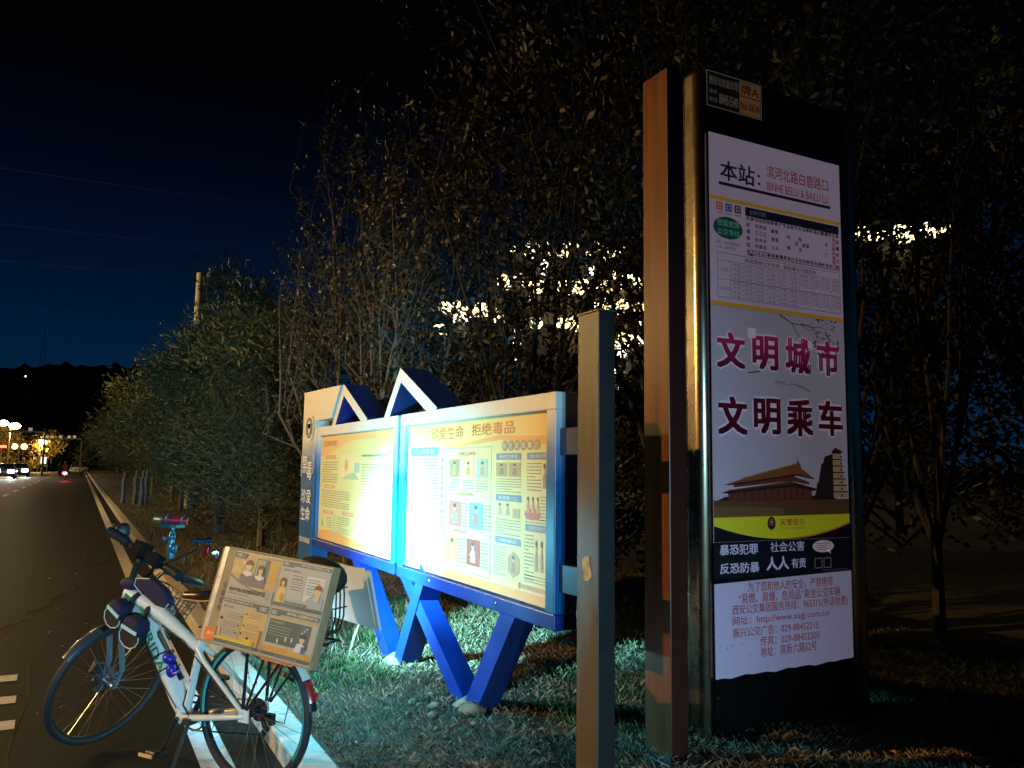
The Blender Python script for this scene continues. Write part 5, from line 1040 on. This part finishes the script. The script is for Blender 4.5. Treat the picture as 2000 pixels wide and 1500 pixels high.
# cars
m_carw = mat('car_white', (.80, .78, .76), .25, coat=.6); m_cgl = mat('car_glass', (.01, .012, .015), .08); m_tail = mat('tail_lamp', (.35, .02, .015), .25); m_lit = mat('headlamp_lit', (1, 1, 1), .3, emit=55, ecol=(.80, .95, 1)); m_plate = mat('blue_plate', (.08, .25, .60), .4)
def car(x, y, rz, label, lit=False, mt=None, group='cars parked at the kerb'):
    root = tag(empty('parked_car' if not lit else 'oncoming_car', (x, y, 0), rz), label, 'car', group)   # +y is the nose
    sec = [(-2.25, .35, .80, .74), (-2.2, .28, .98, .86), (-1.55, .22, 1.02, .90), (-.9, .2, 1.00, .91), (.6, .2, .98, .91), (1.3, .2, .92, .90), (2.05, .25, .78, .82), (2.25, .35, .62, .70)]
    b = MB()
    for (yy, zl, zh, hw) in sec:
        for t in range(12):
            a = 2*math.pi*t/12+math.pi/12; cx2, cz2 = math.cos(a), math.sin(a); q = .38
            b.v.append((hw*math.copysign(abs(cx2)**q, cx2), yy, (zl+zh)/2+(zh-zl)/2*math.copysign(abs(cz2)**q, cz2)))
    k = len(sec); b.f = [(i*12+j, i*12+(j+1) % 12, (i+1)*12+(j+1) % 12, (i+1)*12+j) for i in range(k-1) for j in range(12)]+[tuple(range(11, -1, -1)), tuple((k-1)*12+j for j in range(12))]; b.m = [0]*len(b.f)
    body = b.build('body', mt or m_carw, root, ang=50)
    cab = MB(); cab.v = [(-.80, -1.75, .98), (.80, -1.75, .98), (.82, 1.15, .95), (-.82, 1.15, .95), (-.60, -1.05, 1.43), (.60, -1.05, 1.43), (.60, .30, 1.45), (-.60, .30, 1.45)]; cab.f = [(4, 5, 6, 7), (0, 1, 5, 4), (1, 2, 6, 5), (2, 3, 7, 6), (3, 0, 4, 7)]; cab.m = [0]*5
    cab.build('cabin', mt or m_carw, root, smooth=False, bevel=.05)
    for nm, pts in (('rear_window', [(-.66, -1.68, 1.03), (.66, -1.68, 1.03), (.53, -1.11, 1.39), (-.53, -1.11, 1.39)]), ('windscreen', [(.68, 1.09, 1.0), (-.68, 1.09, 1.0), (-.53, .36, 1.41), (.53, .36, 1.41)])):
        n_ = (Vector(pts[1])-Vector(pts[0])).cross(Vector(pts[3])-Vector(pts[0])).normalized()*.03; V = [Vector(q)+n_ for q in pts]+[Vector(q) for q in pts]
        MB().add(V, [(0, 1, 2, 3), (7, 6, 5, 4), (0, 4, 5, 1), (1, 5, 6, 2), (2, 6, 7, 3), (3, 7, 4, 0)]).build(nm, m_cgl, root, smooth=False)
    for s_ in (1, -1):
        for yy in (-1.35, 1.4):
            w = MB().tube([(s_*.70, yy, .32), (s_*.90, yy, .32)], .32, 18).build('wheel', m_rub, root); MB().tube([(s_*.901, yy, .32), (s_*.91, yy, .32)], .2, 14).build('rim', m_alu, w)
        MB().box((s_*.62-.20, -2.27, .70), (s_*.62+.20, -2.16, .84)).build('taillight', m_tail, root, smooth=False, bevel=.02)
        MB().box((s_*.58-.27, 2.10, .58), (s_*.58+.27, 2.29, .86)).build('headlight', m_lit if lit else m_cgl, root, smooth=False, bevel=.03)
    MB().box((-.24, -2.30, .55), (.24, -2.26, .68)).build('number_plate', m_plate, root, smooth=False)
    return root
p = pixY(148, 915, 142); car(p.x, 142, 0, 'white car parked facing away at the kerb, seen from behind'); p = pixY(158, 912, 156); car(p.x+.4, 156, R(-3), 'dark-roofed car parked half hidden beyond the white car', mt=mat('car_silver', (.34, .32, .29), .3, .5))
m_cd = mat('car_dark', (.02, .02, .022), .3)
for px_, y_, lb in ((37, 104, 'oncoming car with blinding blue-white headlights nearest the lane dashes'), (8, 92, 'oncoming car with blinding headlights at the left edge')):
    p = pixY(px_, 912, y_); o = car(p.x, y_+2.2, R(180), lb, True, m_cd, 'oncoming cars with their headlights on')
    for s_ in (.6, -.6): spot('car_beam', (p.x+s_, y_-.15, .7), (p.x+s_+1.0, y_-30, -.2), 900, (.72, .92, 1), 60, .8, .10)
# scooters and riders
def rider(x, y, label_s, label_p, tail=True):
    root = tag(empty('scooter', (x, y, 0)), label_s, 'scooter', 'scooters riding away')
    for yy in (-.55, .62): MB().ring((0, yy, .24), (1, 0, 0), .19, .05, 24, 8).build('wheel', m_rub, root)
    MB().prism([(-.80, .55), (-.62, .40), (-.1, .28), (.35, .28), (.52, .50), (.62, .95), (.52, .95), (.38, .55), (.25, .36), (-.02, .38), (-.08, .68), (-.70, .72)], lambda a, b, d: (d, a, b), -.13, .13).build('body', m_cd, root, bevel=.04)
    MB().tube([(-.32, .52, 1.02), (0, .56, 1.0), (.32, .52, 1.02)], .018, 8).build('handlebar', m_blk, root); MB().box((-.12, -.72, .70), (.12, -.05, .78)).build('seat', m_blk, root, bevel=.03)
    if tail:
        MB().ball((0, -.82, .66), (.20, .06, .14), 0, 14, 8).build('taillight', mat('tail_lit', (1, .1, .1), .4, emit=38, ecol=(1, .03, .05)), root)
        point('tail_glow', (x, y-1.0, .60), 60, (1, .03, .05), .08)
    me = bpy.data.meshes.new('person'); J = [(0, -.28, .80), (0, -.24, 1.08), (0, -.18, 1.34), (0, -.16, 1.46), (0, -.13, 1.60), (0, -.13, 1.68), (.20, -.18, 1.32), (.28, .05, 1.10), (.30, .45, 1.06), (-.20, -.18, 1.32), (-.28, .05, 1.10), (-.30, .45, 1.06), (.13, -.22, .82), (.17, .22, .80), (.15, .18, .36), (.15, .30, .33), (-.13, -.22, .82), (-.17, .22, .80), (-.15, .18, .36), (-.15, .30, .33)]
    E_ = [(0, 1), (1, 2), (2, 3), (3, 4), (4, 5), (2, 6), (6, 7), (7, 8), (2, 9), (9, 10), (10, 11), (0, 12), (12, 13), (13, 14), (14, 15), (0, 16), (16, 17), (17, 18), (18, 19)]
    rad = [.17, .16, .17, .07, .12, .11, .085, .065, .05, .085, .065, .05, .12, .09, .06, .045, .12, .09, .06, .045]
    me.from_pydata(J, E_, []); me.materials.append(mat('dark_jacket', (.018, .016, .022), .8)); o = bpy.data.objects.new('person', me); COL.objects.link(o); o.location = (x, y, 0)
    bm = bmesh.new(); bm.from_mesh(me); bm.verts.layers.skin.verify(); bm.to_mesh(me); bm.free()
    o.modifiers.new('skin', 'SKIN'); sk = me.skin_vertices[0].data
    for i, r_ in enumerate(rad): sk[i].radius = (r_, r_*.85)
    sk[0].use_root = True; o.modifiers.new('sub', 'SUBSURF').levels = 1; o.modifiers['sub'].render_levels = 1
    tag(o, label_p, 'person', 'scooter riders'); MB().ball((0, -.13, 1.68), (.135, .15, .135), 0, 14, 9).build('helmet', m_cd, o)
p = pixY(126, 938, 84); rider(p.x, 84, 'scooter with a glowing red tail light riding away in the near lane', 'rider in dark jacket seated on the scooter with the red tail light')
p = pixY(117, 928, 104); rider(p.x, 104, 'unlit dark scooter just ahead of the red tail light', 'rider in dark jacket on the unlit scooter ahead', False)

# the nearest street lamp of the far side, left of the frame
nl = tag(empty('street_lamp', (-15.2, 8.5, 0)), 'amber street lamp across the road, left of the picture, with added light shade', 'street lamp', 'street lamps along the far side')
MB().tube([(0, 0, 0), (0, 0, 7.6), (.35, 0, 8.0), (1.0, 0, 8.02)], [.13, .09, .06, .05], 10).build('pole', m_pole, nl)
MB().box((.75, -.35, 7.80), (1.75, .35, 7.86)).box((1.75, -.35, 7.50), (1.78, .35, 7.86)).box((.75, -.35, 7.50), (.78, .35, 7.80)).build('added_shade', m_pole, nl, smooth=False)  # box around the lamp added to keep its light off the upper trees
